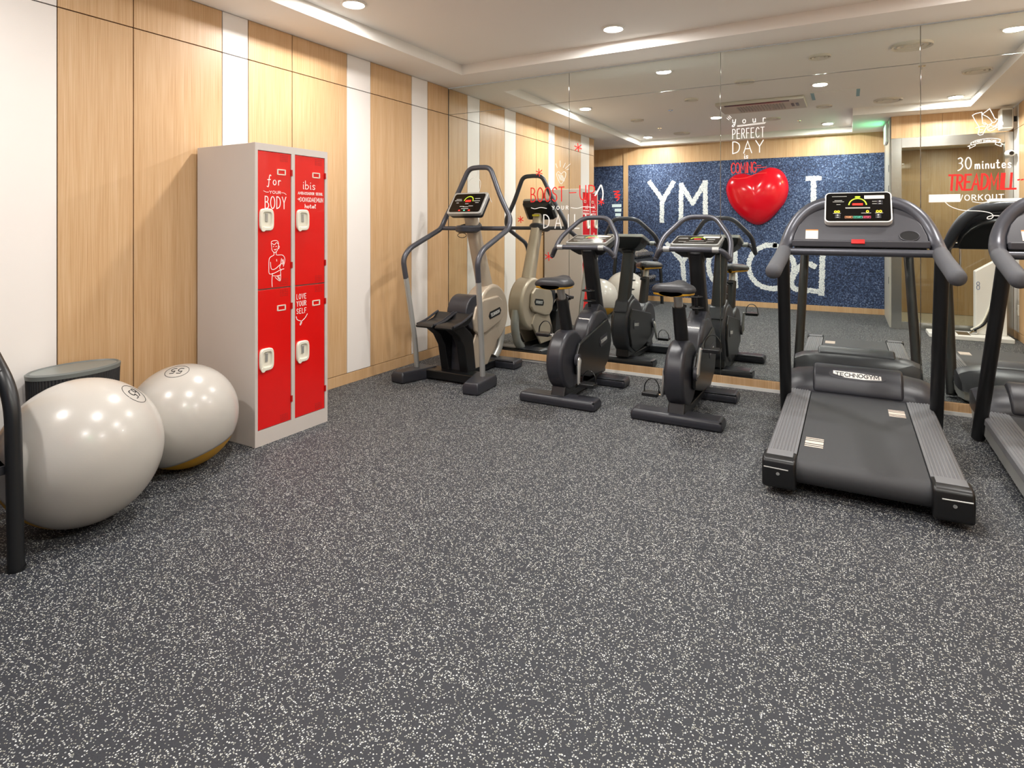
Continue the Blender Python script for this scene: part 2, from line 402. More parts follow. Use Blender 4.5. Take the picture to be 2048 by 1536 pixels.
colsL = [(YE, 1.236, W), (1.236, 1.577, H_), (1.577, 1.959, W), (1.959, 2.521, W), (2.521, 2.717, H_), (2.717, 3.09, W), (3.09, 3.648, W), (3.648, 3.927, H_), (3.927, 4.484, W), (4.484, 4.731, H_), (4.731, YM, W)]
wl = panel_wall('wall_left', 'oak veneer wall with white vertical panels and fine joints', 'x', (XL-.012, XL), colsL, [(.0875, 2.437), (2.437, CEIL)], (XL-.12, XL-.010, YE, YM+.1, 0, CEIL))
MB().span(XL-.13, XL-.002, YE-.014, YE-.001, 0, CEIL).build('end_panel', WOOD, wl)
struct('baseboard_left', MB().span(XL-.012, XL+.001, YE, YM, 0, .0855), WOOD, 'low oak baseboard flush with the panelled wall', bevel=.0015)
# end wall behind the mirror, its mirror panes, oak base and white floor strip
struct('wall_front', MB().span(XL-.12, XR+.1, YM+.018, YM+.1, 0, CEIL), PLASTER, 'end wall behind the mirror')
struct('baseboard_front', MB().span(XL, XR, YM-.004, YM+.012, .026, .086), WOOD, 'oak baseboard under the mirror', bevel=.0015)
struct('trim_1', MB().span(-1.95, XR, YM-.008, YM+.012, 0, .0255), WPLAS, 'thin white strip along the floor under the mirror')
mirror = thing('wall_mirror', 'wall-wide frameless mirror of tall panes above the oak baseboard', 'mirror', (0, YM, 0))
LEAN = -.0019              # the mirror leans back by a tenth of a degree
mirror.rotation_euler = (LEAN, 0, 0)
mx = [XL+.002, -2.239, -.904, .442, XR-.002]
for a, b in zip(mx, mx[1:]):
    for z0, z1 in ((.087, 2.437), (2.437, 2.705)):
        MB().span(a+.0012, b-.0012, 0, .010, z0+.0012, z1-.0012).build('mirror_pane', MIRROR, mirror, bevel=.0015, seg=1)
# back wall with the denim mural
wb = struct('wall_back', MB().span(ALC-.1, .48, YB-.12, YB-.012, 0, CEIL), GROOVE, 'back wall clad in oak around a denim mural')
for a, b in ((ALC, -3.53), (-3.53, -2.2), (-2.2, -.86), (-.86, .478)):
    MB().span(a+.001, b-.001, YB-.012, YB, 2.401, CEIL).build('panel', WOOD, wb)
struct('trim_2', MB().span(-3.53, -3.445, YB+.0005, YB+.02, 0, CEIL), WOOD, 'slim oak pilaster between the two denim panels', bevel=.002)
struct('baseboard_back', MB().span(ALC, .478, YB+.0005, YB+.012, 0, .085), WOOD, 'oak baseboard under the denim mural', bevel=.0015)
# alcove walls (mostly hidden) and right wall
struct('wall_alcove_side', MB().span(ALC-.1, ALC, YB, YE+.12, 0, CEIL), WOOD, 'oak side wall of the alcove')
struct('wall_alcove_front', MB().span(ALC-.1, XL-.13, YE-.001, YE+.1, 0, CEIL), WOOD, 'oak wall closing the alcove')
colsR = [(1.10, 1.345, H_), (1.345, 1.9, W), (1.9, 2.5, W), (2.5, 2.75, H_), (2.75, 3.4, W), (3.4, 3.95, W), (3.95, 4.2, H_), (4.2, YM, W)]
wr = panel_wall('wall_right', 'oak veneer side wall with white panels beside the glass door', 'x', (XR, XR+.012), colsR, [(.0875, 2.437), (2.437, CEIL)], (XR+.010, XR+.12, 1.0, YM+.1, 0, CEIL))
struct('baseboard_right', MB().span(XR-.001, XR+.012, 1.10, YM, 0, .0855), WOOD, 'oak baseboard of the side wall', bevel=.0015)
# entrance: oak header, steel framed glass door, lobby behind
hd = struct('wall_header', MB().span(.48, XR, .93, 1.04, 2.425, CEIL), GROOVE, 'oak header above the glass door')
for a, b in ((.48, 1.02), (1.02, XR)): MB().span(a+.001, b-.001, 1.04, 1.052, 2.425, CEIL).build('panel', WOOD, hd)
struct('wall_return', MB().span(.465, .50, YB, .99, 0, CEIL), mat('return panel grey', 'b9b6ab', .4, vary=.03), 'grey return wall between mural and glass door')
dr = struct('door_1', MB().span(.48, .59, .99, 1.10, 0, 2.425), STEEL, 'glass entrance door in a brushed steel frame', bevel=.003)
MB().span(.59, 1.62, 1.0, 1.09, 2.30, 2.425).build('header_rail', STEEL, dr, bevel=.002)
MB().span(1.62, XR-.001, 1.0, 1.09, 0, 2.425).build('jamb', STEEL, dr, bevel=.002)
MB().span(.592, 1.618, 1.03, 1.06, 0, .095).build('bottom_rail', STEEL, dr, bevel=.002)
for a, b in ((.592, 1.13), (1.134, 1.618)): MB().span(a, b, 1.04, 1.05, .095, 2.30).build('pane', GLASS, dr)
MB().capsule([(1.19, 1.09, .8), (1.19, 1.09, 1.3)], .012).build('handle', STEEL, dr)
for z in (.55, .9, 1.75, 2.02): MB().span(.462, .466, .80, .86, z, z+.09).build('hinge', BLACKT, dr)
wlb = struct('wall_lobby', MB().span(.50, 2.6, -.85, -.752, 0, 2.5), GROOVE, 'oak wall behind the glass door')
for a, b in ((.50, .95), (.95, 1.4), (1.4, 1.85), (1.85, 2.6)): MB().span(a+.001, b-.001, -.752, -.74, .01, 2.5).build('panel', WOOD, wlb)
struct('wall_lobby_end', MB().span(2.6, 2.7, -.85, 1.0, 0, 2.5), WOOD, 'oak end wall of the lobby')
struct('wall_lobby_side', MB().span(XR+.01, 2.7, .99, 1.09, 0, 2.5), WOOD, 'oak wall beside the glass door in the lobby')
struct('ceiling_lobby', MB().span(.50, 2.7, -.85, .99, 2.46, 2.52), mat('lobby ceiling', 'd8d0bd', .8), 'cream ceiling behind the glass door')

# ---- mural
mural = thing('mural_panel', 'blue denim mural with chalk lettering and a red heart on the back wall', 'mural', (0, YB, 0))
MB().span(-3.444, .462, .0008, .006, .0855, 2.40).build('denim_sheet', DENIM, mural)
m2 = tag(MB().span(ALC+.001, -3.531, YB+.0008, YB+.006, .0855, 2.40).build('denim_panel', DENIM), 'narrow plain denim panel in the alcove beside the oak pilaster', 'mural')
O0 = (0, .0062, 0)
letters = {   # strokes in wall x, z
 'letter_i': [[(-.47, 2.05), (-.475, 1.28)], [(-.39, 2.05), (-.55, 2.055)], [(-.40, 1.27), (-.55, 1.27)]],
 'letter_m': [[(-2.10, 1.42), (-2.105, 2.05)], [(-2.105, 2.04), (-2.31, 1.70)], [(-2.31, 1.70), (-2.50, 2.01)], [(-2.50, 2.02), (-2.51, 1.42)]],
 'letter_y': [[(-2.64, 2.06), (-2.82, 1.76)], [(-2.82, 1.76), (-3.05, 2.08)], [(-2.83, 1.77), (-2.84, 1.40)]],
 'letter_b': [[(-.345, 1.08), (-.36, .27)], cr([(-.46, .69), (-.56, .73), (-.68, .66), (-.78, .44), (-.72, .32), (-.54, .31), (-.36, .30)])],
 'letter_o': [arc(-1.08, .66, .335, .35, 80, 440, 30)],
 'letter_d': [[(-1.63, 1.02), (-1.62, .33)], cr([(-1.63, 1.02), (-1.82, 1.0), (-2.03, .78), (-2.02, .5), (-1.85, .31), (-1.62, .32)])],
 'letter_y2': [[(-2.24, 1.02), (-2.48, .70)], [(-2.48, .70), (-2.74, 1.0)], [(-2.48, .70), (-2.44, .21)]]}
for n, st in letters.items():
    MB().ribbon(st, .078, O0, X3, Z3, Y3, .001, rag=.22, step=.012).build(n.rstrip('2'), CHALK, mural, smooth=False)
def heart_mesh():  # flat print in the mural; bulge added so the lamps shade it
    mb = MB(); rg = []; n, K = 72, 14
    H0 = [(-8, 43), (10, 52), (28, 57), (48, 50), (60, 32), (62.5, 10), (56, -12), (40, -33), (22, -50), (4, -57), (-14, -52), (-34, -38), (-52, -17), (-61, 5), (-62, 22), (-54, 38), (-40, 46), (-24, 47)]
    C = cr(H0*3, 4)[18*4:36*4]
    def out(t):
        p = C[int(round(t/(2*PI)*72)) % 72]; return p[0]*.00754, p[1]*.0081
    for k in range(K+1):
        f = k/K; r = math.sin(f*PI/2) if k < K else 1; h = .20*math.sqrt(max(0, 1-r*r))
        rg.append([(-1.296+out(2*PI*i/n)[0]*max(r, .01), .0065+h, 1.79+out(2*PI*i/n)[1]*max(r, .01)) for i in range(n)])
    mb.rings(rg[::-1]); return mb
tag(heart_mesh().build('heart', HEARTM, mural, angle=80), 'printed red heart, bulged and glossy so the lamps give it highlight and shadow')
tag(MB().box((.448, .52, 2.555), (.03, .42, .25)).build('exit_sign', WPLAS, bevel=.006), 'white edge-lit green exit sign on the return wall by the glass door', 'exit sign')
ex = bpy.data.objects['exit_sign']
MB().box((.4315, .52, 2.555), (.003, .38, .21)).build('sign_face', EXITM, ex)

# ------------------------------------------------------------------ ceiling fittings
def downlight(x, y, z, on=True, r=.085, power=None):
    root = thing('ceiling_downlight', '', 'ceiling light', (x, y, z))
    rg = []
    for rr, zz in ((r, 0), (r, -.008), (r*.86, -.012), (r*.80, -.004), (r*.78, 0)):
        rg.append([(rr*math.cos(2*PI*k/36), rr*math.sin(2*PI*k/36), zz) for k in range(36)])
    MB().rings(rg, cap=False).build('trim_ring', WPLAS, root)
    MB().cyl((0, 0, -.002), r*.8, .004, n=36).build('diffuser', LAMPM if on else mat('unlit lens', 'b8b2a6', .5), root)
    if on:
        l = bpy.data.lights.new('lamp', 'AREA'); l.shape = 'DISK'; l.size = r*1.5; l.energy = power or LAMP_W; l.color = LAMP_COL
        lo = bpy.data.objects.new('lamp', l); COL.objects.link(lo); lo.parent = root; lo.location = (0, 0, -.016)
    return root
where = ['between mirror and air conditioner', 'above the treadmills', 'above the lockers wall', 'beside the ceiling air conditioner', 'in the middle of the tray', 'near the glass door', 'in the tray corner by the alcove', 'in front of the mural']
for (x, y), wtxt in zip(LIT, where):
    tag(downlight(x, y, RECESS), 'lit round ceiling downlight '+wtxt, 'ceiling light', 'lit ceiling downlights')
lo = downlight(1.25, .1, 2.46, power=15.); tag(lo, 'lit round downlight in the lobby behind the glass door', 'ceiling light')
def diffuser(x, y, r, label):
    root = thing('ceiling_vent', label, 'vent', (x, y, RECESS), group='round ceiling vents and speakers')
    for k, (a, b, h) in enumerate(((r, r*.86, .018), (r*.74, r*.55, .015), (r*.42, r*.06, .012))):
        rg = [[(q*math.cos(2*PI*i/32), q*math.sin(2*PI*i/32), -zz) for i in range(32)] for q, zz in ((a, 0), (a*.98, h), (b, h*.6), (b, 0))]
        MB().rings(rg, cap=False).build('ring', mat('vent ring', 'd8d2c6', .55), root)
for x, y, r, wt in ((.46, 4.20, .15, 'above the treadmill consoles'), (-.22, 4.20, .09, 'above the bike beside the treadmill'), (-.94, 3.55, .10, 'behind the exercise bikes'), (-1.62, 2.93, .08, 'between air conditioner and stair climber'), (1.08, 2.95, .12, 'by the oak side wall'), (.41, 1.80, .15, 'between access panel and glass door'), (-.26, 1.75, .09, 'beside the access panel on the mural side'), (-2.33, .42, .13, 'at the mural end of the tray'), (-.91, 1.13, .10, 'between air conditioner and mural'), (-2.6, 1.9, .09, 'above the floor in front of the locker')):
    diffuser(x, y, r, 'round white ceiling %s %s' % ('diffuser' if r > .11 else 'speaker grille', wt))
for x, y, wt in ((-2.0, 2.4, 'beside the air conditioner'), (-.6, .8, 'near the mural heart'), (.6, 3.4, 'above the treadmill belts'), (-2.5, 1.1, 'near the alcove')):
    t = thing('sprinkler_head', 'small chrome sprinkler head in the ceiling tray '+wt, 'sprinkler', (x, y, RECESS), group='ceiling sprinklers')
    MB().cyl((0, 0, -.004), .03, .008, n=20).build('escutcheon', CHROME, t); MB().cyl((0, 0, -.02), .008, .03, n=10).build('head', CHROME, t)
ac = thing('air_conditioner', 'white ceiling cassette air conditioner with slatted grille', 'air conditioner', (-.93, 2.25, RECESS))
MB().box((0, 0, -.020), (.98, .62, .040)).build('fascia', mat('fascia beige', 'c4beb0', .5), ac, bevel=.010)
for k in range(16): MB().box((-.26+k*.034, -.04, -.043), (.016, .34, .008)).build('slat', mat('vent grey', 'a9a49a', .6), ac)
MB().box((-.03, .25, -.041), (.72, .06, .006)).build('outlet', BLACKP, ac)
for x in (.35, .40): MB().box((x, -.02, -.041), (.03, .18, .006)).build('side_slot', BLACKP, ac)
ap = thing('access_panel', 'flat ceiling access panel with pale blue taped ends', 'panel', (-.13, 2.42, RECESS))
MB().box((0, 0, -.003), (.48, .42, .006)).build('cover', PLASTER, ap, bevel=.002)
for s in (-1, 1): MB().box((s*.225, 0, -.0065), (.035, .42, .001)).build('tape', mat('blue tape', '8fb0b8', .6), ap)
sp = thing('wall_speaker', 'white box speaker on a bracket by the glass door', 'speaker', (XR, 1.24, 2.55))
MB().box((-.10, 0, 0), (.12, .17, .25)).build('cabinet', WPLAS, sp, bevel=.02); MB().box((-.02, 0, 0), (.05, .03, .06)).build('bracket', BLACKT, sp)
MB().box((-.10, .0865, 0), (.09, .003, .2)).build('grille', mat('speaker cloth', '8d8a84', .8), sp)
cc = thing('security_camera', 'small white security camera on the wall below the speaker', 'camera', (XR, 1.20, 2.16))
MB().capsule([(-.06, -.03, 0), (-.06, .07, -.01)], .04).build('housing', WPLAS, cc); MB().cyl((-.06, .118, -.012), .022, .012, 'y', 18).build('lens', BLACKP, cc); MB().box((-.02, 0, .0), (.05, .04, .04)).build('bracket', WPLAS, cc)
so = tag(MB().box((XR-.006, 1.32, .345), (.012, .075, .12)).build('wall_socket', WPLAS, bevel=.004), 'white socket plate low on the side wall', 'socket')
MB().box((XR-.0125, 1.32, .36), (.002, .03, .03)).build('outlet', mat('socket grey', 'bdbdb8', .5), so)

# ================================================================== LOCKER
LX, LY0, LY1, LH = -3.02, 2.332, 2.892, 1.787
lk = thing('locker', 'tall warm-grey steel locker with four red doors against the oak wall', 'locker', ((XL+LX)/2, (LY0+LY1)/2, 0))
ox, oy = lk.location.x, lk.location.y
MB().span(XL+.022-ox, LX-.022-ox, LY0-oy, LY1-oy, 0, LH).build('body', LOCKG, lk, bevel=.004)
fr = MB()
dcol, drow = [(2.354, 2.592), (2.625, 2.866)], [(.095, .917), (.925, 1.741)]
x0, x1 = LX-.024-ox, LX-ox
for a, b in ((LY0, 2.351), (2.595, 2.622), (2.869, LY1)): fr.span(x0, x1, a-oy, b-oy, 0, LH)
for a, b in ((2.351, 2.595), (2.622, 2.869)):
    for z0, z1 in ((0, .092), (1.744, LH)): fr.span(x0, x1, a-oy, b-oy, z0, z1)
fr.build('face_frame', LOCKG, lk)
U_, V_, N_ = Y3, Z3, X3
doors = {}
for ci, (a, b) in enumerate(dcol):
    for ri, (z0, z1) in enumerate(drow):
        d = MB().span(x0, x1-.002, a-oy, b-oy, z0, z1).build('door', RED, lk, bevel=.002)
        doors[ci, ri] = d
        fx = x1-.002
        # recessed pull latch
        ly, lz = a+.055-oy, (1.335 if ri else .505)
        sec = []
        for t, q in ((0, 1), (.012, 1), (.016, .94), (.016, .72), (.004, .62)):
            sec.append([(fx+t, ly+.048*q*(abs(math.cos(u))**.5)*math.copysign(1, math.cos(u)), lz+.066*q*(abs(math.sin(u))**.5)*math.copysign(1, math.sin(u))) for u in [2*PI*k/28+.01 for k in range(28)]])
        la = MB().rings(sec).build('latch', CREAM, d)
        MB().box((fx+.008, ly-.002, lz+.012), (.008, .016, .05)).build('lever', SILVER, la, bevel=.002)
        MB().cyl((fx+.016, ly-.03, lz-.057), .014, .006, 'x', 16).build('keyhole', CREAM, la)
        # card holder frame
        cy_, cz_ = b-.072-oy, (1.625 if ri else .798)
        ch = MB()
        for s in (-1, 1): ch.box((fx+.002, cy_+s*.028, cz_), (.004, .007, .032)); ch.box((fx+.002, cy_, cz_+s*.0145), (.004, .056, .006))
        ch.build('card_holder', CREAM, d)
        # hinges and ventilation holes
        for hz in (z0+.13, z1-.115): MB().box((x1+.001, b+.004-oy, hz), (.008, .010, .038)).build('hinge', mat('hinge red', 'a80f0d', .4), d)
        vh = MB()
        for zc in (z0+.03, z1-.03):
            for i in range(5):
                for j in range(4):
                    vh.box((fx+.0004, b-.028-.012*i-oy, zc+(j-1.5)*.011), (.001, .004, .004))
        tag(vh.build('vent_holes', mat('vent shadow red', '6a0b0a', .7), d), kind='stuff')
def lockdecal(name, lines, wd, d, label=None):
    o = MB().ribbon([[(y-oy, z) for y, z in l] for l in lines], wd, (x1-.002+.0002, 0, 0), U_, V_, N_, .0006).build(name, INKW, d)
    if label: o['label'] = label
D = doors
lockdecal('lettering', text('for', 2.42, 1.545, 2.515, 1.60, .3), .005, D[0, 1], 'white hand lettering: for YOUR BODY')
lockdecal('lettering', text('YOUR', 2.434, 1.492, 2.515, 1.508)+[cr([(2.392, 1.506), (2.41, 1.499), (2.428, 1.50)]), cr([(2.52, 1.50), (2.54, 1.499), (2.556, 1.490)])], .0026, D[0, 1])
lockdecal('lettering', text('BODY', 2.402, 1.402, 2.554, 1.474, .26), .0052, D[0, 1])
def MAN(p): return (2.455+p[0]*.001, 1.0+p[1]*.001)
man = [[(-5, 170), (-8, 200), (8, 208), (36, 206), (44, 186), (40, 160), (26, 140), (8, 140), (-4, 156), (-5, 170)], [(-2, 192), (14, 184), (30, 196), (42, 188)], [(6, 172), (10, 174)], [(24, 172), (30, 174)], [(12, 156), (20, 152), (28, 158)], [(44, 176), (50, 172), (46, 160), (41, 160)],
 [(10, 140), (10, 122), (-12, 112), (-24, 96), (-26, 50), (-22, 12), (10, 12), (60, 30), (84, 34)], [(28, 140), (30, 122), (70, 120), (88, 104), (90, 80), (80, 50)], [(-14, 80), (-8, 40), (20, 38), (56, 62), (76, 70)], [(66, 98), (60, 64), (52, 44), (64, 26)], [(30, 94), (31, 84)],
 [(0, 12), (-4, -30), (-2, -68)], [(2, -2), (30, -6), (60, -2)], [(58, 24), (60, -10), (56, -36), (40, -30), (20, -14)], [(46, -10), (52, -30)], [(36, -8), (44, -24)], [(72, 90), (76, 60)], [(78, 92), (82, 66)]]
lockdecal('figure_drawing', [cr([MAN(p) for p in l]) for l in man], .0034, D[0, 1], 'white line drawing of a bare-chested man with folded arms')
lockdecal('lettering', text('ibis', 2.685, 1.532, 2.785, 1.585, .16), .0042, D[1, 1], 'white hand lettering of the hotel name')
lockdecal('lettering', text('AMBASSADOR SEOUL', 2.648, 1.497, 2.850, 1.513, .24), .0024, D[1, 1])
lockdecal('lettering', text('DONGDAEMUN', 2.664, 1.452, 2.852, 1.478, .2)+[[(2.644, 1.466), (2.660, 1.466)], [(2.653, 1.472), (2.660, 1.466), (2.653, 1.460)]], .003, D[1, 1])
lockdecal('lettering', text('hotel', 2.702, 1.412, 2.79, 1.436, .16), .004, D[1, 1])
for tx, z in (('LOVE', .836), ('YOUR', .792), ('SELF', .745)):
    lockdecal('lettering', text(tx, 2.637, z, 2.712, z+.031, .34), .0034, D[1, 0], 'white hand lettering LOVE YOUR SELF' if tx == 'LOVE' else None)
lockdecal('heart_doodle', [cr([(2.634, .728), (2.642, .708), (2.676, .692), (2.668, .672), (2.664, .676), (2.674, .692), (2.704, .712), (2.722, .735)])], .0042, D[1, 0])

# ================================================================== BALLS AND BIN
def ball(c, R, axis, label, lab_dir, num, thr):
    root = thing('exercise_ball', label, 'ball', (c[0], c[1], 0))
    ax = Vector(axis).normalized(); q = Vector((0, 0, -1)).rotation_difference(ax)
    def seg(a0, a1, k):
        return [[Vector((0, 0, R))+q @ (Vector((math.sin(a)*math.cos(2*PI*i/64), math.sin(a)*math.sin(2*PI*i/64), -math.cos(a)))*R) for i in range(64)] for a in [a0+(a1-a0)*j/k for j in range(k+1)]]
    MB().rings(seg(thr, PI-.004, 36)).build('ball_skin', BALLM, root, angle=80)
    MB().rings(seg(.004, thr-.004, 10)).build('grip_base', YELLOW, root, angle=80)
    n = Vector(lab_dir).normalized(); u = n.cross(Z3).normalized(); v = u.cross(n).normalized() if False else n.cross(u)
    def onball(p, lift=.0008):
        d = (n+u*p[0]+v*p[1]).normalized(); return Vector((0, 0, R))+d*(R+lift)
    def on(lines, wd):
        mb = MB()
        for l in lines: mb.tube([onball(p, .0003) for p in l], wd, 6)
        return mb
    rr = .058/R
    on([arc(0, 0, rr, rr, 0, 358, 40)], .0013).build('size_ring', INKB, root)
    on(text(num, -rr*.5, -rr*.42, rr*.5, rr*.42), .0022).build('size_number', INKB, root)
    return root
ball((-2.936, 1.388), .3113, (-.80, -.62, -.95), 'large light grey exercise ball beside the dumbbell rack', (.42, .42, .70), '65', math.radians(50))
ball((-3.137, 1.973), .2734, (.22, .24, -1), 'smaller light grey exercise ball leaning by the locker', (.18, -.25, 1.0), '55', math.radians(46))
bn = thing('waste_bin', 'black ribbed oval waste bin with grey lid behind the large ball', 'bin', (-3.435, 1.588, 0))
def oval(a, b, z, rib=0.):
    return [((a+rib*(k % 2))*math.cos(2*PI*k/160), (b+rib*(k % 2))*math.sin(2*PI*k/160), z) for k in range(160)]
MB().rings([oval(.115, .185, 0, .003), oval(.128, .205, .56, .003)]).build('ribbed_body', mat('ribbed black bin', '26272a', .45), bn, angle=15)
MB().rings([oval(.132, .209, .555), oval(.134, .211, .575), oval(.124, .20, .582), oval(.118, .194, .575)]).build('rim', mat('bin rim', '6d7270', .4), bn)
MB().rings([oval(.117, .192, .566), oval(.115, .190, .577), oval(.08, .15, .579)]).build('lid', mat('bin lid grey', '7d8380', .38), bn)

# ================================================================== DUMBBELL RACK
RY0, RY1 = .06, 1.07
rk = thing('dumbbell_rack', 'two-tier black tube dumbbell rack in the alcove', 'rack', (-2.95, (RY0+RY1)/2, 0))
rx, ry = -2.95, (RY0+RY1)/2
for y in (RY0, RY1):
    MB().tube(fillet([(-2.742-rx, y-ry, 0), (-2.772-rx, y-ry, .66), (-3.16-rx, y-ry, .95), (-3.20-rx, y-ry, .90), (-3.27-rx, y-ry, 0)], .12, 8), .027, 14).build('end_frame', BLACKT, rk)
    for x in (-2.742, -3.27): MB().cyl((x-rx, y-ry, .006), .031, .012, n=16).build('foot', BLACKP, rk)
def tray(xf, zf, xb, zb):
    dx, dz = xb-xf, zb-zf; L = math.hypot(dx, dz); ux, uz = dx/L, dz/L
    prof = [(xf-rx, zf+.035), (xf-rx, zf), (xb-rx, zb), (xb-rx-uz*.03, zb+abs(ux)*.045), (xb-rx+.004-uz*.03, zb+abs(ux)*.045), (xb-rx+.006, zb+.006), (xf-rx-.006, zf+.006), (xf-rx-.005, zf+.035)]
    return MB().prism(prof, 'y', RY0+.02-ry, RY1-.02-ry)
for a in ((-2.84, .745, -3.10, .90), (-2.775, .36, -3.08, .47)): tray(*a).build('tray', mat('rack tray', '3b3c42', .4, metal=.4), rk, bevel=.002)
def dumbbell(loc, ang, sc, label, group):
    root = thing('dumbbell', label, 'dumbbell', loc, group=group); root.rotation_euler = (0, ang, 0)
    MB().tube([(-.07, 0, 0), (-.03, 0, 0), (0, 0, 0), (.03, 0, 0), (.07, 0, 0)], [.012, .014, .016, .014, .012], 12).build('handle', CHROME, root)
    for s in (-1, 1):
        rg = [[(s*x, r*math.cos(2*PI*k/16), r*math.sin(2*PI*k/16)) for k in range(16)] for x, r in ((.055, .03*sc), (.06, .042*sc), (.105, .042*sc), (.112, .03*sc))]
        h = MB().rings(rg).build('head', mat('polished steel', 'a9aaad', .14, metal=1.), root)
        MB().cyl((s*.112, 0, 0), .027*sc, .006, 'x', 16).build('end_cap', CHROME, h)
for k in range(9):
    dumbbell((-2.97, RY0+.10+k*.10, .885), math.radians(31), 1.05, 'polished steel dumbbell on the upper tier of the rack', 'dumbbells on the upper tier')
for k in range(8):
    dumbbell((-2.925, RY0+.12+k*.11, .478), math.radians(20), 1.15, 'larger polished steel dumbbell on the lower tier of the rack', 'dumbbells on the lower tier')

# ================================================================== TREADMILLS
def treadmill(x, label):
    R = thing('treadmill', label, 'treadmill', (x, 4.0, 0), group='treadmills facing the mirror')
    MB().box((0, -.03, .075), (.74, 1.42, .07)).build('deck_frame', BLACKP, R)
    # belt with its rear roller
    prof = [(.62, .166), (-.755, .166)]+[(-.755-.058*math.sin(a), .108+.058*math.cos(a)) for a in [PI*k/10 for k in range(1, 10)]]+[(-.755, .05), (.62, .05)]
    belt = MB().prism(prof, 'x', -.268, .268).build('belt', BELT, R)
    for sx, y0 in ((-1, -.56), (1, .22)):
        for k, wdt in enumerate((.012, .014, .04, .014, .010)):
            yy = y0+sum((.012, .014, .04, .014, .010)[:k])+k*.014+wdt/2
            MB().box((sx*.205, yy, .1665), (.085, wdt, .001)).build('belt_mark', mat('belt mark', 'd9c9bb', .6), belt)
    for s in (-1, 1):
        pts = [(s*.273, .12), (s*.273, .172)]
        for k in range(7):
            a = .285+k*.0155
            pts += [(s*a, .172), (s*(a+.004), .176), (s*(a+.010), .176), (s*(a+.0135), .172)]
        pts += [(s*.402, .170), (s*.410, .160), (s*.410, .125)]
        MB().prism(pts, 'y', -.72, .62).build('foot_rail', RAILM, R)
        MB().span(s*.37, s*.404, -.74, .66, .045, .126).build('side_panel', SILVER, R, bevel=.004)
        ec = MB().prism([(-.852, .04), (-.858, .12), (-.845, .168), (-.82, .178), (-.72, .178), (-.72, .03), (-.83, .03)], 'x', s*.268, s*.418).build('end_cap', BLACKP, R, bevel=.014, seg=3)
        MB().prism([(-.80, .1785), (-.718, .1785), (-.718, .1795), (-.80, .1795)], 'x', s*.285, s*.402).build('cap_top', RAILM, ec)
        MB().tube([(s*.30, -.859, .132), (s*.408, -.857, .134)], .003, 8).build('slit', SILVER, ec)
        MB().cyl((s*.345, -.859, .11), .008, .006, 'y', 14).build('screw', CHROME, ec)
    # motor hood: low wings, raised centre, silver bumper
    rg = []
    for y, zt, hw in ((.578, .18, .40), (.60, .225, .415), (.66, .278, .425), (.76, .308, .428), (.85, .288, .425), (.92, .238, .41), (.955, .18, .37), (.965, .15, .34)):
        rg.append([(hw*c, y+(.0 if abs(c) < .8 else -.02*(y > .85)), zt-(.05*abs(c)**6)) for c in (-1, -.96, -.85, -.6, -.3, 0, .3, .6, .85, .96, 1)]+[(hw, y, .135), (-hw, y, .135)])
    MB().rings(rg).build('hood_base', PLAST, R, bevel=.006)
    hoodc = MB().prism([(.572, .168), (.576, .20), (.60, .255), (.655, .322), (.69, .336), (.74, .337), (.82, .30), (.85, .2), (.60, .16)], 'x', -.262, .262).build('hood_centre', PLAST, R, bevel=.02, seg=4)
    dv = V(0, .055, .067).normalized(); nv = V(0, -dv.z, dv.y); c0 = V(0, .632, .294)+nv*.0002
    MB().plate([(math.copysign(abs(math.cos(a))**.6, math.cos(a))*.165, math.copysign(abs(math.sin(a))**.8, math.sin(a))*.034) for a in [2*PI*k/32 for k in range(32)]], c0, X3, dv, nv, .0015).build('badge', PLAST2, hoodc)
    MB().plate([(-.14, .024), (.0, .022), (.138, .012), (.14, -.016), (.04, -.024), (-.07, -.020), (-.14, .002)], c0+nv*.0015, X3, dv, nv, .001).build('logo_plate', INKW, hoodc)
    MB().ribbon(text('TECHNOGYM', -.126, -.012, .126, .014, .14), .0046, c0+nv*.0025, X3, dv, nv, .0006).build('logo_lettering', INKB, hoodc)
    bmp = []
    for z, k in ((.05, .90), (.07, .985), (.13, 1.), (.137, .99)):
        path = [(-.418, .58), (-.424, .80), (-.40, .89), (-.33, .945), (-.15, .968), (.15, .968), (.33, .945), (.40, .89), (.424, .80), (.418, .58)]
        bmp.append([(px*k, py*(k*.1+.9), z) for px, py in path])
    MB().rings(bmp).build('bumper', SILVER, R)
    # uprights and console
    for s in (-1, 1):
        MB().tube([(s*.425, .55, .02), (s*.396, .0, 1.11)], .036, 16, flat=.9).build('upright', BLACKT, R)
        arm = [(s*.402, .06, 1.130), (s*.398, .19, 1.165), (s*.375, .27, 1.255), (s*.33, .315, 1.345), (s*.25, .345, 1.42), (s*.14, .36, 1.45), (0, .362, 1.452)]
        MB().tube(fillet(arm, .09, 5), .040, 16).build('handle_arm', TUBE, R)
        MB().capsule(fillet([(s*.412, -.385, 1.046), (s*.409, -.25, 1.072), (s*.403, -.04, 1.108), (s*.401, .09, 1.138)], .08, 5), .042, 18).build('grip', GRIP, R)
    MB().tube([(-.385, .10, 1.140), (.385, .10, 1.140)], .022, 14).build('cross_bar', TUBE, R)
    MB().box((0, .14, 1.19), (.71, .055, .042)).build('tray_edge', PLAST2, R, bevel=.008)
    up = V(0, .578, .816); nn = V(0, -.816, .578)
    half = [(.355, 0), (.35, .05), (.325, .13), (.28, .20), (.22, .25), (.14, .275)]
    MB().plate(half+[(-a, b) for a, b in half[::-1]], V(0, .185, 1.20), X3, up, -nn, .035).build('console_panel', PLAST2, R, bevel=.006)
    MB().plate([(a*1.0, b) for a, b in half]+[(-a, b) for a, b in half[::-1]], V(0, .185, 1.17)-nn*.036, X3, up, -nn, .07).build('console_back', BLACKP, R, bevel=.02)
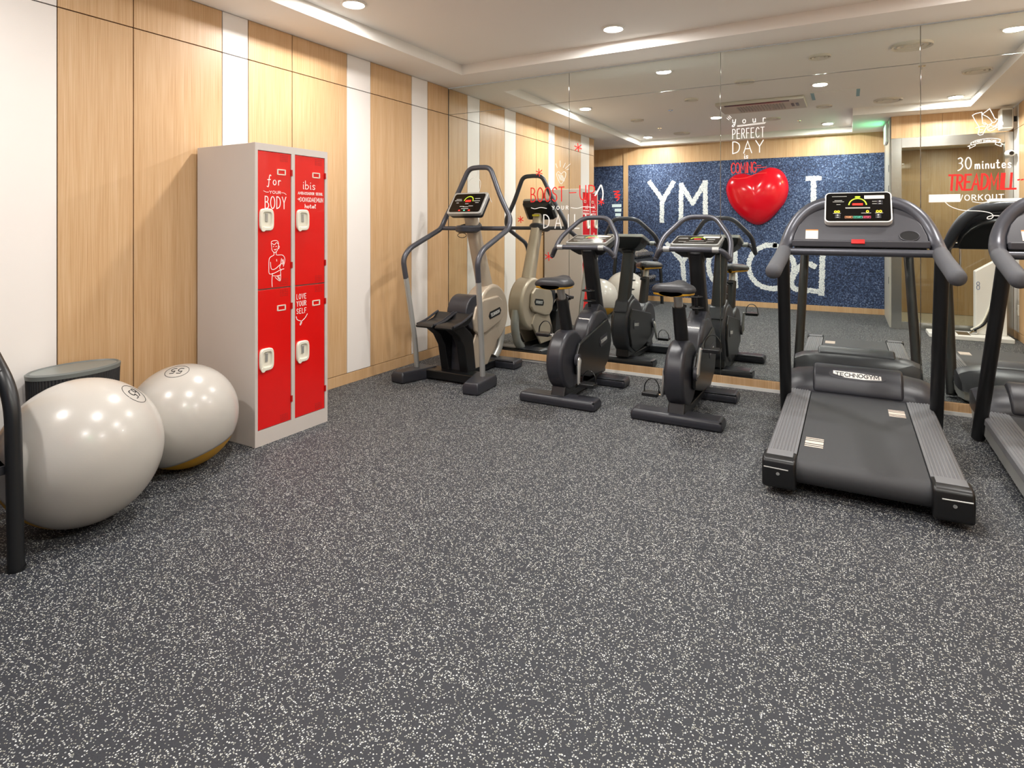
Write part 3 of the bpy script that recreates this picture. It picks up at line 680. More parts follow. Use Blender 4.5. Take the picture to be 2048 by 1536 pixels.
    P0 = V(0, .185, 1.20)
    def pl(u, v, lift=0.): return P0+X3*u+up*v+nn*lift
    # display pod
    def rrect(w_, h_, r): return [(sx*(w_/2-r)+r*math.cos(a), sy*(h_/2-r)+r*math.sin(a)) for sx, sy, a0 in ((1, 1, 0), (-1, 1, 90), (-1, -1, 180), (1, -1, 270)) for a in [math.radians(a0+k*18) for k in range(6)]]
    D0 = pl(0, .235, .0)
    dp = MB().plate(rrect(.362, .232, .028), D0, X3, up, nn, .040).build('display', WPLAS, R, bevel=.004)
    MB().plate(rrect(.346, .216, .022), D0+nn*.0395, X3, up, nn, .002).build('screen', DISPM, dp)
    F0 = D0+nn*.0416
    MB().ribbon([arc(0, .012, .047, .052, 5, 175, 20)], .007, F0, X3, up, nn).build('gauge_arc', LEDG, dp)
    MB().plate([(-.028, .012), (.028, .012), (.028, .026), (-.028, .026)], F0, X3, up, nn, .0008).build('red_readout', LEDR, dp)
    for u, t in ((-.112, '00'), (.052, '0'), (.112, '00')):
        MB().ribbon(text(t, u-.014 if len(t) > 1 else u-.006, -.044, u+.014 if len(t) > 1 else u+.006, -.030), .0035, F0, X3, up, nn).build('digit_readout', LEDY, dp)
    MB().ribbon(text('PAUSE', -.062, -.083, -.034, -.076), .0016, F0, X3, up, nn).build('key_print', mat('orange print', 'e8a070', .5), dp)
    MB().ribbon(text('START', -.017, -.083, .02, -.076), .0016, F0, X3, up, nn).build('key_print', mat('teal print', '5fd0b0', .5), dp)
    MB().ribbon(text('STOP', .034, -.083, .062, -.076), .0016, F0, X3, up, nn).build('key_print', mat('pink print', 'f06080', .5), dp)
    for x0_, x1_, mm in ((-.068, -.028, 'orange print'), (-.023, .025, 'teal print'), (.029, .068, 'pink print')):
        MB().ribbon([[(x0_, -.087), (x1_, -.087), (x1_, -.072), (x0_, -.072), (x0_, -.087)]], .0015, F0, X3, up, nn).build('key_outline', MATS[mm], dp)
    for u, v in ((-.108, -.064), (-.108, -.080), (.108, -.064), (.108, -.080), (.118, .022), (.118, .040)):
        MB().plate(rrect(.03, .013, .003), F0+X3*u+up*v, X3, up, nn, .0006).build('key', PLAST, dp)
        MB().ribbon([[(u-.005, v), (u+.005, v)]]+([[(u, v-.005), (u, v+.005)]] if v in (-.064, .040) else []), .0022, F0+nn*.0006, X3, up, nn).build('key_print', INKW, dp)
    for u, v, l in ((-.105, .05, .04), (-.105, .04, .06), (-.104, .018, .02), (.09, .04, .022), (.09, .022, .022), (0, -.006, .13), (0, -.012, .13), (-.112, -.049, .04), (.112, -.049, .04), (.045, -.049, .05), (-.1, .082, .08)):
        MB().ribbon([[(u-l/2, v), (u+l/2, v)]], .003, F0, X3, up, nn).build('print_line', mat('grey print', 'b9b9b4', .5), dp)
    MB().plate([(.036, .060), (.142, .060), (.142, .086), (.036, .086)], F0, X3, up, nn, .0008).build('paper_label', mat('paper label', 'ece2d6', .7), dp)
    MB().plate(rrect(.03, .012, .006), F0+up*.076, X3, up, nn, .0008).build('maker_mark', LEDG, dp)
    MB().plate([(-.035, 0), (.035, 0), (.035, .03), (-.035, .03)], V(0, .115, 1.185)+nn*.008, X3, up, nn, .008).build('stop_button', RED, R, bevel=.003)
    st = MB().plate([(-.035, 0), (.035, 0), (.035, .062), (-.035, .062)], pl(-.25, .02, .001), X3, up, nn, .0008).build('sticker', mat('paper label', 'ece2d6'), R)
    MB().plate([(-.035, .062), (.035, .062), (.035, .070), (-.035, .070)], pl(-.25, .02, .001), X3, up, nn, .0009).build('sticker_band', mat('sticker orange', 'd9863c', .6), st)
    cup = MB().plate([(.048*math.cos(a), .034*math.sin(a)) for a in [2*PI*k/28 for k in range(28)]], pl(.262, .045, .0005), X3, up, nn, .003).build('cup_holder', BLACKP, R)
    MB().loop([pl(.262+.049*math.cos(a), .045+.035*math.sin(a), .003) for a in [2*PI*k/28 for k in range(28)]], .003).build('cup_rim', PLAST2, cup)
    return R
T1 = treadmill(.05, 'dark grey treadmill in full view beside the exercise bikes')
T2 = copy_tree(T1); T2.location.x = 1.11
tag(T2, 'dark grey treadmill beside the oak side wall, second from the bikes')

# ================================================================== EXERCISE BIKES
def bike(x, label, crank):
    R = thing('exercise_bike', label, 'exercise bike', (x, 4.35, 0), group='upright exercise bikes facing the mirror')
    def foot(y, hw):
        return MB().rings([[(sx*(hw-i), y+sy*(.082-i), z) for sx, sy in ((-1, -1), (1, -1), (1, 1), (-1, 1))] for z, i in ((0, .006), (.045, 0), (.072, .016))])
    foot(-.355, .30).build('rear_foot', PLAST, R, bevel=.016, seg=3); foot(.335, .285).build('front_foot', PLAST, R, bevel=.016, seg=3)
    MB().box((0, 0, .055), (.10, .62, .05)).build('base_beam', BLACKP, R, bevel=.01)
    MB().prism([(-.40, .06), (-.36, .16), (-.18, .16), (-.19, .06)], 'x', -.055, .055).build('rear_neck', BLACKP, R, bevel=.01)
    MB().cyl((0, -.25, .31), .218, .13, 'x', 48).build('rear_housing', PLAST, R, bevel=.03, seg=4)
    MB().cyl((0, .27, .355), .262, .155, 'x', 48).build('front_housing', PLAST, R, bevel=.035, seg=4)
    MB().prism([(.20, .08), (.26, .20), (.42, .20), (.44, .08)], 'x', -.06, .06).build('front_neck', BLACKP, R, bevel=.01)
    MB().prism([(.19, .59), (.30, .66), (.44, .60), (.50, .50), (.24, .52)], 'x', -.065, .065).build('mast_collar', PLAST, R, bevel=.015, seg=3)
    MB().ribbon(text('TECHNOGYM', -.045, -.006, .045, .006, .14), .003, (0, .105, .556), X3, V(0, .62, .78).normalized(), V(0, -.78, .62).normalized(), .0015).build('logo_lettering', INKW, R)
    for s in (-1, 1):
        sh = MB().prism([(-.24, .20), (-.25, .34), (-.19, .42), (.10, .475), (.40, .53), (.47, .46), (.49, .33), (.42, .18), (.28, .11), (.02, .13)], 'x', s*.066, s*.094).build('side_shroud', BLACKP, R, bevel=.012, seg=3)
        MB().prism([(.20, .36), (.22, .40), (.36, .42), (.385, .39), (.37, .34), (.23, .32)], 'x', s*.0935, s*.097).build('badge', PLAST2, sh)
        MB().ribbon(text('TECHNOGYM', -.065, -.012, .065, .012, .14), .004, (s*.0972, .295, .370), V(0, s, .12), V(0, -.12*s*s, 1), (s, 0, 0), .0006).build('logo_lettering', mat('logo grey', 'c9c9c6', .5), sh)
    def rr(cy, cz, hx, hy, ty):
        return [(hx*math.copysign(abs(math.cos(a))**.55, math.cos(a)), cy+hy*math.copysign(abs(math.sin(a))**.55, math.sin(a)), cz+ty*hy*math.copysign(abs(math.sin(a))**.55, math.sin(a))) for a in [2*PI*k/28+.02 for k in range(28)]]
    MB().rings([rr(.385, .56, .058, .055, .3), rr(.30, .82, .055, .052, .3), rr(.215, 1.09, .052, .050, .3)]).build('mast', BLACKT, R)
    MB().rings([rr(.255, 1.04, .058, .058, .3), rr(.225, 1.11, .062, .066, .3), rr(.235, 1.14, .08, .07, .3)]).build('mast_head', BLACKP, R)
    for z, y in ((.775, .195), (.69, .222)):
        MB().loop([(.046*math.cos(a), y+.046*math.sin(a), z) for a in [2*PI*k/28 for k in range(28)]], .006).build('bottle_ring', BLACKP, R)
    MB().tube([(0, .225, .64), (0, .20, .79)], .012, 8).build('bottle_bracket', BLACKP, R)
    # saddle
    MB().tube([(0, -.205, .46), (0, -.315, .765)], [.047, .043], 18).build('post_sleeve', BLACKT, R)
    MB().tube([(0, -.312, .76), (0, -.352, .865)], .029, 16).build('seat_post', SILVER, R)
    kn = MB().tube([(0, -.30, .745), (.0, -.245, .752), (0, -.225, .755)], [.008, .008, .02], 10).build('post_knob', BLACKP, R)
    MB().box((0, -.222, .755), (.06, .012, .02)).build('knob_wing', BLACKP, kn, bevel=.004)
    def sad(zo, k, thick):
        secs = []
        for y, hw, zt in ((-.528, .085, .016), (-.515, .122, .036), (-.45, .142, .046), (-.38, .128, .042), (-.32, .085, .044), (-.27, .050, .052), (-.235, .038, .046), (-.222, .02, .028)):
            hw *= k
            secs.append([(hw*math.cos(a), y, zo+(zt+.018*(abs(math.cos(a))**2))*max(0, math.sin(a))+thick*min(0, math.sin(a))+thick*0) for a in [2*PI*i/24 for i in range(24)]])
        return MB().rings(secs)
    seat = sad(.882, 1., .034).build('saddle', SEATM, R, angle=60)
    sad(.860, .93, .012).build('saddle_base', YELLOW, seat, angle=60)
    # handlebar loop and cross grip
    arch = [(-.262, .075, 1.055), (-.25, .20, 1.20), (-.11, .355, 1.365), (.11, .355, 1.365), (.25, .20, 1.20), (.262, .075, 1.055)]
    MB().capsule(fillet(arch, .07, 6), .019, 14).build('handlebar', TUBE, R)
    MB().tube(fillet([(-.262, .078, 1.06), (-.215, .035, 1.128), (.215, .035, 1.128), (.262, .078, 1.06)], .04, 5), .019, 14).build('grip_bar', TUBE, R)
    for s in (-1, 1): MB().tube([(s*.15, .035, 1.128), (s*.195, .035, 1.128)], .0215, 14).build('pulse_sensor', SILVER, R)
    # console
    uv = V(0, .97, .243).normalized(); nv = V(0, -.243, .97).normalized(); c0 = V(0, .255, 1.165)
    def q(w_, h_, r=.02): return [(sx*(w_/2-r)+r*math.cos(a), sy*(h_/2-r)+r*math.sin(a)) for sx, sy, a0 in ((1, 1, 0), (-1, 1, 90), (-1, -1, 180), (1, -1, 270)) for a in [math.radians(a0+k*30) for k in range(4)]]
    con = MB().plate(q(.35, .25), c0, X3, uv, nv, .028).build('console', SILVER, R, bevel=.004)
    MB().rings([[tuple(c0+X3*a*k+uv*(b*k2+.02)+nv*t) for a, b in q(.34, .24)] for k, k2, t in ((1, 1, 0), (.92, .85, -.05), (.6, .5, -.10))]).build('console_back', BLACKP, R, bevel=.008)
    MB().plate(q(.325, .215), c0+nv*.028, X3, uv, nv, .001).build('screen', DISPM, con)
    f0 = c0+nv*.0292
    MB().ribbon([arc(0, .02, .05, .05, 5, 175, 16)], .007, f0, X3, uv, nv).build('gauge_arc', LEDG, con)
    MB().plate([(-.025, .01), (.025, .01), (.025, .03), (-.025, .03)], f0, X3, uv, nv, .0008).build('red_readout', LEDR, con)
    MB().plate([(.03, .055), (.15, .055), (.15, .09), (.03, .09)], f0, X3, uv, nv, .0008).build('paper_label', mat('paper label', 'ece2d6'), con)
    for u, v, l in ((-.11, .05, .06), (-.11, .03, .07), (.1, .02, .05), (.1, 0, .05), (0, -.03, .1), (-.1, -.05, .05), (.1, -.05, .05), (0, -.08, .16)):
        MB().ribbon([[(u-l/2, v), (u+l/2, v)]], .005, f0, X3, uv, nv).build('print_line', mat('grey print', 'b9b9b4'), con)
    # cranks and pedals
    for s, ang in ((1, crank), (-1, crank+PI)):
        dy, dz = math.cos(ang)*.165, math.sin(ang)*.165
        a0, a1 = V(s*.105, -.25, .31), V(s*.122, -.25+dy, .31+dz)
        if a1.z < .125: a1.z = .125
        cr_ = MB().tube([a0-(a1-a0)*.12, a0, a0.lerp(a1, .4), a1, a1+(a1-a0)*.06], [.012, .026, .017, .014, .010], 12, flat=.75).build('crank_arm', SILVER, R)
        MB().cyl((s*.098, -.25, .31), .045, .02, 'x', 24).build('crank_hub', PLAST2, R)
        pc = a1+V(s*.075, 0, 0)
        pd = MB().box(pc, (.11, .09, .026)).build('pedal', BLACKP, R, bevel=.006)
        MB().tube([a1, a1+V(s*.02, 0, 0)], .009, 8).build('spindle', CHROME, pd)
        MB().tube(fillet([pc+V(-.05, .01, 0), pc+V(-.052, .02, .055), pc+V(-.02, .03, .095), pc+V(.02, .03, .095), pc+V(.052, .02, .055), pc+V(.05, .01, 0)], .04, 5), .008, 8, flat=.4).build('pedal_strap', BLACKP, pd)
    return R
bike(-1.835, 'black upright exercise bike beside the stair climber', math.radians(-105))
bike(-.985, 'black upright exercise bike beside the treadmill', math.radians(80))

# ================================================================== STEPPER
st = thing('stair_climber', 'champagne and grey stair climber in the corner by the oak wall', 'stair climber', (-2.885, 4.45, 0))
for s in (-1, 1):
    MB().rings([[(s*px, py, z) for px, py in ((.29+i, -.60+i), (.43-i, -.585+i), (.40-i, -.24), (.20, -.24))] for z, i in ((0, .004), (.06, 0), (.095, .014))]).build('rear_foot', PLAST, st, bevel=.014, seg=3)
MB().span(-.24, .24, -.36, -.20, .01, .085).build('cross_beam', BLACKP, st, bevel=.012)
MB().span(-.07, .07, -.22, .30, .01, .075).build('spine', BLACKP, st, bevel=.01)
MB().rings([[(sx*(.27-i), .36+sy*(.085-i), z) for sx, sy in ((-1, -1), (1, -1), (1, 1), (-1, 1))] for z, i in ((0, .006), (.055, 0), (.08, .014))]).build('front_foot', PLAST, st, bevel=.016, seg=3)
for s in (-1, 1):
    MB().tube(fillet([(s*.330, -.36, .085), (s*.335, -.385, .35), (s*.36, -.47, .86)], .3, 8), .0225, 14).build('lower_rail', SILVER, st)
    MB().tube(fillet([(s*.36, -.47, .855), (s*.368, -.50, 1.02), (s*.365, -.42, 1.105), (s*.352, .02, 1.27), (s*.345, .07, 1.36), (s*.235, .085, 1.55), (s*.112, .115, 1.815), (0, .115, 1.82)], .085, 7), .0225, 14).build('upper_rail', TUBE, st)
MB().tube([(-.35, .03, 1.275), (.35, .03, 1.275)], .019, 12).build('cross_bar', TUBE, st)
cup = MB().rings([[(.105*k*math.cos(a), -.06+.13*k*math.sin(a), z+.03*math.sin(a)*.0+(.03 if math.sin(a) > 0 else 0)*math.sin(a)) for a in [2*PI*i/28 for i in range(28)]] for z, k in ((1.235, .75), (1.25, 1), (1.285, 1.02), (1.30, .92), (1.285, .7))]).build('cup_tray', PLAST, st)
MB().loop([(-.03+.045*math.cos(a), -.12+.0*math.sin(a), 1.215+.02*math.sin(a)) for a in [2*PI*k/16 for k in range(16)]], .003).build('bottle_ring', BLACKP, cup)
# console
cu = V(0, .60, .80).normalized(); cn = V(0, -.80, .60).normalized(); cc0 = V(0, -.055, 1.475)
def q4(w_, h_, r=.02): return [(sx*(w_/2-r)+r*math.cos(a), sy*(h_/2-r)+r*math.sin(a)) for sx, sy, a0 in ((1, 1, 0), (-1, 1, 90), (-1, -1, 180), (1, -1, 270)) for a in [math.radians(a0+k*30) for k in range(4)]]
con = MB().plate(q4(.35, .235), cc0, X3, cu, cn, .035).build('console', SILVER, st, bevel=.005)
MB().rings([[tuple(cc0+X3*a*k+cu*(b*k)-cn*t) for a, b in q4(.34, .225)] for k, t in ((1, 0), (.95, .04), (.7, .075))]).build('console_back', BLACKP, st, bevel=.006)
MB().plate(q4(.315, .20), cc0+cn*.035, X3, cu, cn, .001).build('screen', DISPM, con)
f0 = cc0+cn*.0362
MB().ribbon([arc(.005, .02, .045, .05, 0, 175, 16)], .007, f0, X3, cu, cn).build('gauge_arc', LEDG, con)
MB().plate([(-.025, .01), (.03, .01), (.03, .03), (-.025, .03)], f0, X3, cu, cn, .0008).build('red_readout', LEDR, con)
for u, v, l in ((-.1, .04, .05), (-.1, .025, .07), (-.1, 0, .02), (.09, .045, .05), (.09, .02, .06), (.1, 0, .03), (0, -.01, .03), (-.04, -.04, .04), (0, -.045, .05), (.05, -.035, .04), (.0, -.065, .07)):
    MB().ribbon([[(u-l/2, v), (u+l/2, v)]], .005, f0, X3, cu, cn).build('print_line', mat('grey print', 'b9b9b4'), con)
for u, m_ in ((-.05, LEDR), (0, MATS['teal print']), (.05, LEDR)):
    MB().plate([(u-.01, -.088), (u+.01, -.088), (u+.006, -.076), (u-.006, -.076)], f0, X3, cu, cn, .0008).build('key', m_, con)
def colsec(cy, cz, hx, hy):
    return [(hx*math.copysign(abs(math.cos(a))**.5, math.cos(a)), cy+hy*math.copysign(abs(math.sin(a))**.5, math.sin(a)), cz+.5*hy*math.copysign(abs(math.sin(a))**.5, math.sin(a))) for a in [2*PI*k/28+.02 for k in range(28)]]
MB().rings([colsec(.235, .66, .062, .062), colsec(.12, .98, .057, .055), colsec(-.01, 1.33, .05, .048), colsec(-.045, 1.43, .048, .045)]).build('column', BEIGE, st)
MB().prism([(.02, 1.40), (.05, 1.40), (.05, 1.42), (.02, 1.42)], 'x', -.035, .035).build('maker_mark', mat('yellow mark', 'd2c021', .5), st)
MB().cyl((0, .23, .50), .27, .17, 'x', 56).build('flywheel_housing', BEIGE, st, bevel=.035, seg=4)
for s in (-1, 1):
    pod = MB().prism([(-.14, .40), (-.16, .50), (-.12, .60), (.0, .655), (.26, .665), (.33, .62), (.35, .48), (.30, .43), (.05, .36), (-.06, .35)], 'x', s*.085, s*.118).build('side_pod', BEIGE, st, bevel=.016, seg=3)
    MB().prism([(.10, .47), (.08, .50), (.10, .535), (.27, .56), (.295, .53), (.275, .495)], 'x', s*.1175, s*.121).build('badge', BLACKP, pod)
    MB().ribbon(text('TECHNOGYM', -.075, -.013, .075, .013, .14), .0045, (s*.1212, .188, .515), V(0, s, .15*s*s if s > 0 else .15), V(0, -.15*s, 1), (s, 0, 0), .0006).build('logo_lettering', mat('logo grey', 'c9c9c6'), pod)
    MB().prism([(-.20, .07), (-.17, .22), (-.09, .38), (.06, .44), (.24, .40), (.30, .30), (.20, .18), (.10, .07)], 'x', s*.075, s*.098).build('lower_shell', BEIGE, st, bevel=.014, seg=3)
    # pedals on their black arms
    px = s*.095
    pd = MB().prism([(-.57, .475), (-.58, .49), (-.55, .508), (-.42, .512), (-.34, .528), (-.29, .565), (-.265, .57), (-.255, .55), (-.30, .50), (-.36, .48)], 'x', px-.082, px+.082).build('pedal', BLACKP, st, bevel=.008, seg=2)
    for t in (-1, 1): MB().tube(fillet([(px+t*.082, -.55, .50), (px+t*.084, -.42, .52), (px+t*.084, -.33, .552), (px+t*.08, -.27, .572)], .05), .010, 8).build('pedal_rim', PLAST, pd)
    MB().prism([(-.52, .478), (-.34, .484), (-.20, .38), (-.15, .08), (-.28, .08), (-.33, .30), (-.40, .40)], 'x', px-.04, px+.04).build('pedal_arm', BLACKP, st, bevel=.008)
MB().cyl((0, -.10, .555), .15, .20, 'x', 40).build('roller_cover', PLAST, st, bevel=.012)
MB().prism([(-.25, .07), (-.24, .38), (-.18, .46), (-.10, .40), (-.12, .07)], 'x', -.058, .058).build('centre_cover', PLAST, st, bevel=.012)
MB().tube(fillet([(0, .47, .46), (0, .50, .30), (0, .44, .14), (0, .36, .075)], .12, 6), .042, 16).build('front_strut', SILVER, st)

# ================================================================== BODY COMPOSITION SCALE
an = thing('body_analyser', 'white upright body composition analyser on a flat base by the glass door', 'analyser', (1.25, 1.42, 0))
MB().prism([(-.42, -.20), (.36, -.20), (.36, .22), (-.34, .22), (-.42, .14)], 'z', 0, .05).build('base', WPLAS, an, bevel=.008)
MB().prism([(.04, .05), (.04, .78), (.23, .91), (.33, .91), (.33, .05)], 'y', -.14, .0).build('column', WPLAS, an, bevel=.006)
gv = MB().tube(cr([Vector((.265, .006, .72)).xz[:], (.235, .55), (.19, .36), (.12, .18), (.02, .09)], 6) and [(x_, .012, z_) for x_, z_ in cr([(.265, .70), (.235, .55), (.19, .36), (.12, .18), (.02, .10)], 6)], .016, 10).build('arm_channel', BLACKP, an)
MB().tube([(x_-.024, .008, z_) for x_, z_ in cr([(.265, .70), (.235, .55), (.19, .36), (.12, .18), (.02, .10)], 6)], .010, 8).build('arm_trim', CREAM, an)
MB().tube([(x_+.024, .008, z_) for x_, z_ in cr([(.265, .70), (.235, .55), (.19, .36), (.12, .18), (.02, .10)], 6)], .010, 8).build('arm_trim', CREAM, an)
MB().capsule([(.265, .02, .71), (.265, .02, .75)], .032).build('arm_cap', BLACKP, an)
MB().prism([(-.02, .06), (.05, .10), (.05, .06)], 'y', -.02, .05).build('arm_tip', CHROME, an, bevel=.004)
MB().loop([(.065+.014*math.cos(a), .001, .64+.02*math.sin(a)) for a in [2*PI*k/20 for k in range(20)]], .003).build('emblem', mat('emblem blue', '6a7a9a', .5), an)
MB().loop([(.065+.014*math.cos(a), .001, .595+.026*math.sin(a)) for a in [2*PI*k/20 for k in range(20)]], .003).build('emblem', MATS['emblem blue'], an)
for x_ in (-.26, -.08): MB().prism([(x_-.06, -.12), (x_+.06, -.12), (x_+.06, .14), (x_-.06, .14)], 'z', .05, .053).build('foot_plate', STEEL, an)

# ================================================================== LETTERING ON THE MIRROR
MO = (0, 0, 0)
def mdecal(name, label, parts, cat='wall lettering', group=None):
    """parts: (part name, strokes in mirror x,z, width, material)"""
    root = thing(name, label, cat, (0, YM-.0006, 0), group=group); root.rotation_euler = (LEAN, 0, 0)
    for pn, st_, wd, m_ in parts:
        if pn == 'letter':
            for g in st_: MB().ribbon(g, wd, MO, X3, Z3, -Y3, .0007).build('letter', m_, root)
            continue
        MB().ribbon(st_, wd, MO, X3, Z3, -Y3, .0007).build(pn, m_, root)
    return root
mdecal('mirror_lettering', 'white and red handwritten words your PERFECT DAY is COMING on the mirror', [
 ('letter', text('your', -.812, 2.115, -.567, 2.171, .97, split=True), .006, INKW),
 ('underline', [[(-.775, 2.098), (-.565, 2.108)], [(-.775, 2.091), (-.57, 2.100)]], .004, INKW),
 ('ray', [[(-.855, 2.166), (-.838, 2.150)], [(-.846, 2.176), (-.828, 2.156)], [(-.836, 2.183), (-.820, 2.164)]], .004, INKW),
 ('letter', text('PERFECT', -.812, 1.995, -.575, 2.072, .28, split=True), .0055, INKW),
 ('letter', text('DAY', -.812, 1.876, -.582, 1.970, .30, split=True), .0072, INKW),
 ('letter', text('is', -.724, 1.833, -.696, 1.874, .15, split=True), .006, INKW),
 ('letter', text('COMING', -.822, 1.72, -.635, 1.80, .12, split=True), .0075, INKR),
 ('dash', [[(-.632, 1.770), (-.60, 1.772)], [(-.635, 1.755), (-.56, 1.758)]], .005, INKR),
 ('wave', [cr([(-.815, 1.682), (-.77, 1.674), (-.70, 1.682), (-.63, 1.708), (-.56, 1.712)])], .006, INKR)])
mdecal('mirror_lettering', 'red and white handwritten words BOOST-UP YOUR DAILY on the mirror', [
 ('letter', text('BOOST', -2.635, 1.525, -2.29, 1.655, .22, split=True), .010, INKR), ('dash', [[(-2.235, 1.600), (-2.17, 1.602)]], .008, INKR),
 ('letter', text('UP', -2.135, 1.535, -1.99, 1.662, .22, split=True), .010, INKR),
 ('letter', text('YOUR', -2.412, 1.449, -2.248, 1.480, .55, split=True), .006, INKW),
 ('wave', [cr([(-2.63, 1.468), (-2.59, 1.458), (-2.53, 1.470), (-2.47, 1.460)]), cr([(-2.22, 1.465), (-2.16, 1.456), (-2.09, 1.470), (-1.99, 1.460)])], .006, INKW),
 ('letter', text('DAILY', -2.50, 1.275, -2.02, 1.400, .55, split=True), .009, INKW)])
mdecal('mirror_lettering', 'white and red handwritten words 30 minutes TREADMILL WORKOUT on the mirror', [
 ('letter', text('30', .654, 1.685, .727, 1.762, .3, split=True), .007, INKW), ('letter', text('minutes', .748, 1.684, .938, 1.742, .26, split=True), .007, INKW),
 ('letter', text('TREADMILL', .600, 1.543, .962, 1.645, .16, .10, split=True), .013, INKR), ('dot', [[(.975+k*.018, 1.60), (.982+k*.018, 1.602)] for k in range(3)], .009, INKR),
 ('letter', text('WORKOUT', .645, 1.471, .900, 1.507, .28, split=True), .006, INKW), ('flourish', [cr([(.735, 1.462), (.78, 1.453), (.83, 1.462)])], .005, INKW)])
def SH(p): return (.734+(p[0]-330)/960*.168, 2.083-(p[1]-195)/850*.177)
shoe = [[(330, 370), (430, 320), (620, 290), (640, 350), (860, 200), (960, 400), (1010, 520), (1080, 550), (1180, 560), (1250, 650), (1260, 730), (1100, 800), (980, 880), (880, 915), (810, 890), (790, 850)], [(330, 370), (420, 560), (520, 730), (540, 800)], [(620, 290), (630, 480), (650, 660)], [(650, 370), (800, 460), (900, 570), (940, 650)], [(650, 660), (720, 640), (800, 710), (760, 800), (700, 900), (650, 1010), (560, 1030), (500, 990), (530, 900), (540, 800)], [(430, 790), (540, 760), (640, 740)], [(1080, 550), (1020, 640), (940, 650), (900, 720), (960, 770), (1060, 740)], [(1150, 580), (1090, 680), (1000, 790)], [(1210, 640), (1110, 720), (1040, 800)], [(1240, 700), (1120, 770)], [(820, 860), (950, 820), (1060, 760)], [(680, 700), (740, 690)], [(660, 760), (720, 750)], [(560, 850), (640, 860)], [(570, 960), (640, 930)], [(840, 700), (900, 690), (850, 760), (790, 820)]]
def BN(p): return (.707+(p[0]-100)/1180*.187, 1.885-(p[1]-1080)/370*.065)
ban = [cr([BN(p) for p in l]) for l in ([(210, 1230), (420, 1130), (800, 1085), (1090, 1110), (1220, 1160)], [(240, 1310), (480, 1250), (800, 1225), (1060, 1245), (1170, 1270)])]+[[BN(p) for p in l] for l in ([(210, 1230), (240, 1310)], [(1220, 1160), (1170, 1270)], [(220, 1290), (110, 1350), (190, 1370), (170, 1440), (370, 1330), (360, 1290)], [(1170, 1240), (1300, 1340), (1230, 1360), (1240, 1420), (1040, 1320), (1060, 1260)])]
btx = [[(x_, z_-((x_-.80)/.075)**2*.006) for x_, z_ in l] for l in text('START EXERCISE', .738, 1.863, .862, 1.874, .2)]
mdecal('mirror_drawing', 'white line drawing of two running shoes above a ribbon banner on the mirror', [
 ('shoes', [cr([SH(p) for p in l], 3) if len(l) < 9 else [SH(p) for p in l] for l in shoe], .0045, INKW), ('banner', ban, .004, INKW), ('banner_text', btx, .0026, INKW)], 'wall drawing')
lbl = thing('mirror_label', 'blank white label with a curly drawn cord on the mirror under WORKOUT', 'label', (0, YM-.0006, 0)); lbl.rotation_euler = (LEAN, 0, 0)
MB().plate([(.490, 1.461), (.668, 1.461), (.668, 1.515), (.490, 1.515)], (0, -.0009, 0), X3, Z3, -Y3, .0006).build('plate', INKW, lbl)
MB().ribbon([cr([(.583, 1.461), (.615, 1.430), (.68, 1.404), (.77, 1.398), (.825, 1.386), (.845, 1.366), (.835, 1.347), (.815, 1.345), (.818, 1.358), (.845, 1.366), (.89, 1.364)])], .005, MO, X3, Z3, -Y3, .0007).build('cord', INKW, lbl)
hx, hz = -2.318, 1.745
hp = [cr([(hx, hz+.03), (hx-.03, hz+.055), (hx-.047, hz+.03), (hx-.03, hz-.02), (hx, hz-.06), (hx+.035, hz-.01), (hx+.046, hz+.035), (hx+.025, hz+.052), (hx, hz+.03)])]+[[(hx-.03+k*.014, hz+.03-k*.004), (hx-.012+k*.014, hz-.025-k*.003)] for k in range(4)]
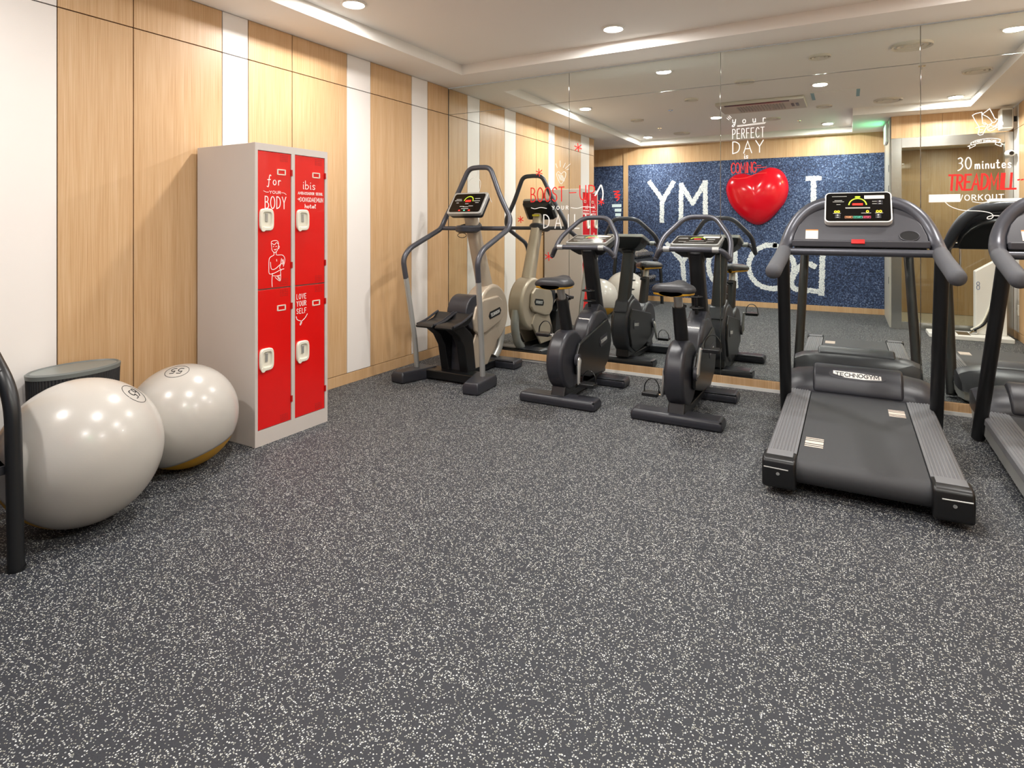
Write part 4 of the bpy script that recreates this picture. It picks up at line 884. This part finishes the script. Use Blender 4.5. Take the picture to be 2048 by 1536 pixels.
mdecal('mirror_drawing', 'white scribbled heart with rays above the word BOOST on the mirror', [('heart', hp, .0045, INKW), ('ray', [[(hx-.04, hz+.09), (hx-.055, hz+.13)], [(hx-.01, hz+.10), (hx-.012, hz+.155)], [(hx+.02, hz+.09), (hx+.04, hz+.13)], [(hx+.04, hz+.08), (hx+.09, hz+.12)], [(hx+.055, hz+.068), (hx+.075, hz+.074)]], .0045, INKW)], 'wall drawing')
for sx_, sz_, sr, wt in ((-2.547, 1.80, .034, 'above the word BOOST'), (-2.745, 1.358, .03, 'before the word DAILY'), (-2.448, 1.010, .038, 'well below the word DAILY'), (-2.15, 2.011, .036, 'high above the word UP'), (-1.928, 1.51, .028, 'just after the word UP')):
    mdecal('mirror_star', 'small red hand-drawn asterisk on the mirror '+wt, [('strokes', star(sx_, sz_, sr), .008, INKR)], 'wall drawing', 'red asterisks on the mirror')
fx0, fz0 = -3.27, 1.66
mdecal('mirror_drawing', 'thin white line drawing of an athlete on the mirror behind the stair climber', [
 ('figure', [arc(fx0, fz0+.17, .035, .045, 0, 360, 14), cr([(fx0-.02, fz0+.12), (fx0-.07, fz0+.08), (fx0-.08, fz0-.02), (fx0-.04, fz0-.06)]), cr([(fx0+.02, fz0+.12), (fx0+.07, fz0+.08), (fx0+.06, fz0-.01), (fx0+.03, fz0-.08)]), cr([(fx0-.05, fz0-.09), (fx0, fz0-.12), (fx0+.06, fz0-.10)]), cr([(fx0+.10, fz0-.03), (fx0+.16, fz0-.06), (fx0+.20, fz0-.13)])], .004, INKW)], 'wall drawing')
mdecal('mirror_drawing', 'red scribbled flame over pale stacked blocks on the mirror beside BOOST-UP', [
 ('scribble', [cr([(-1.81, 1.60), (-1.76, 1.60), (-1.80, 1.575), (-1.755, 1.57), (-1.795, 1.55), (-1.76, 1.545), (-1.78, 1.52)])], .010, INKR),
 ('block', [[(-1.815, 1.475), (-1.75, 1.475)], [(-1.79, 1.435), (-1.75, 1.435)], [(-1.785, 1.395), (-1.755, 1.395)]], .026, mat('pale blue vinyl', 'bcd2d2', .5))], 'wall drawing')
mdecal('mirror_drawing', 'white drawn water bottle at the end of BOOST-UP on the mirror', [
 ('bottle', [cr([(-1.985, 1.57), (-1.955, 1.62), (-1.93, 1.66), (-1.915, 1.62), (-1.91, 1.58), (-1.915, 1.53)]), [(-1.975, 1.58), (-1.94, 1.645)]], .012, INKW)], 'wall drawing')
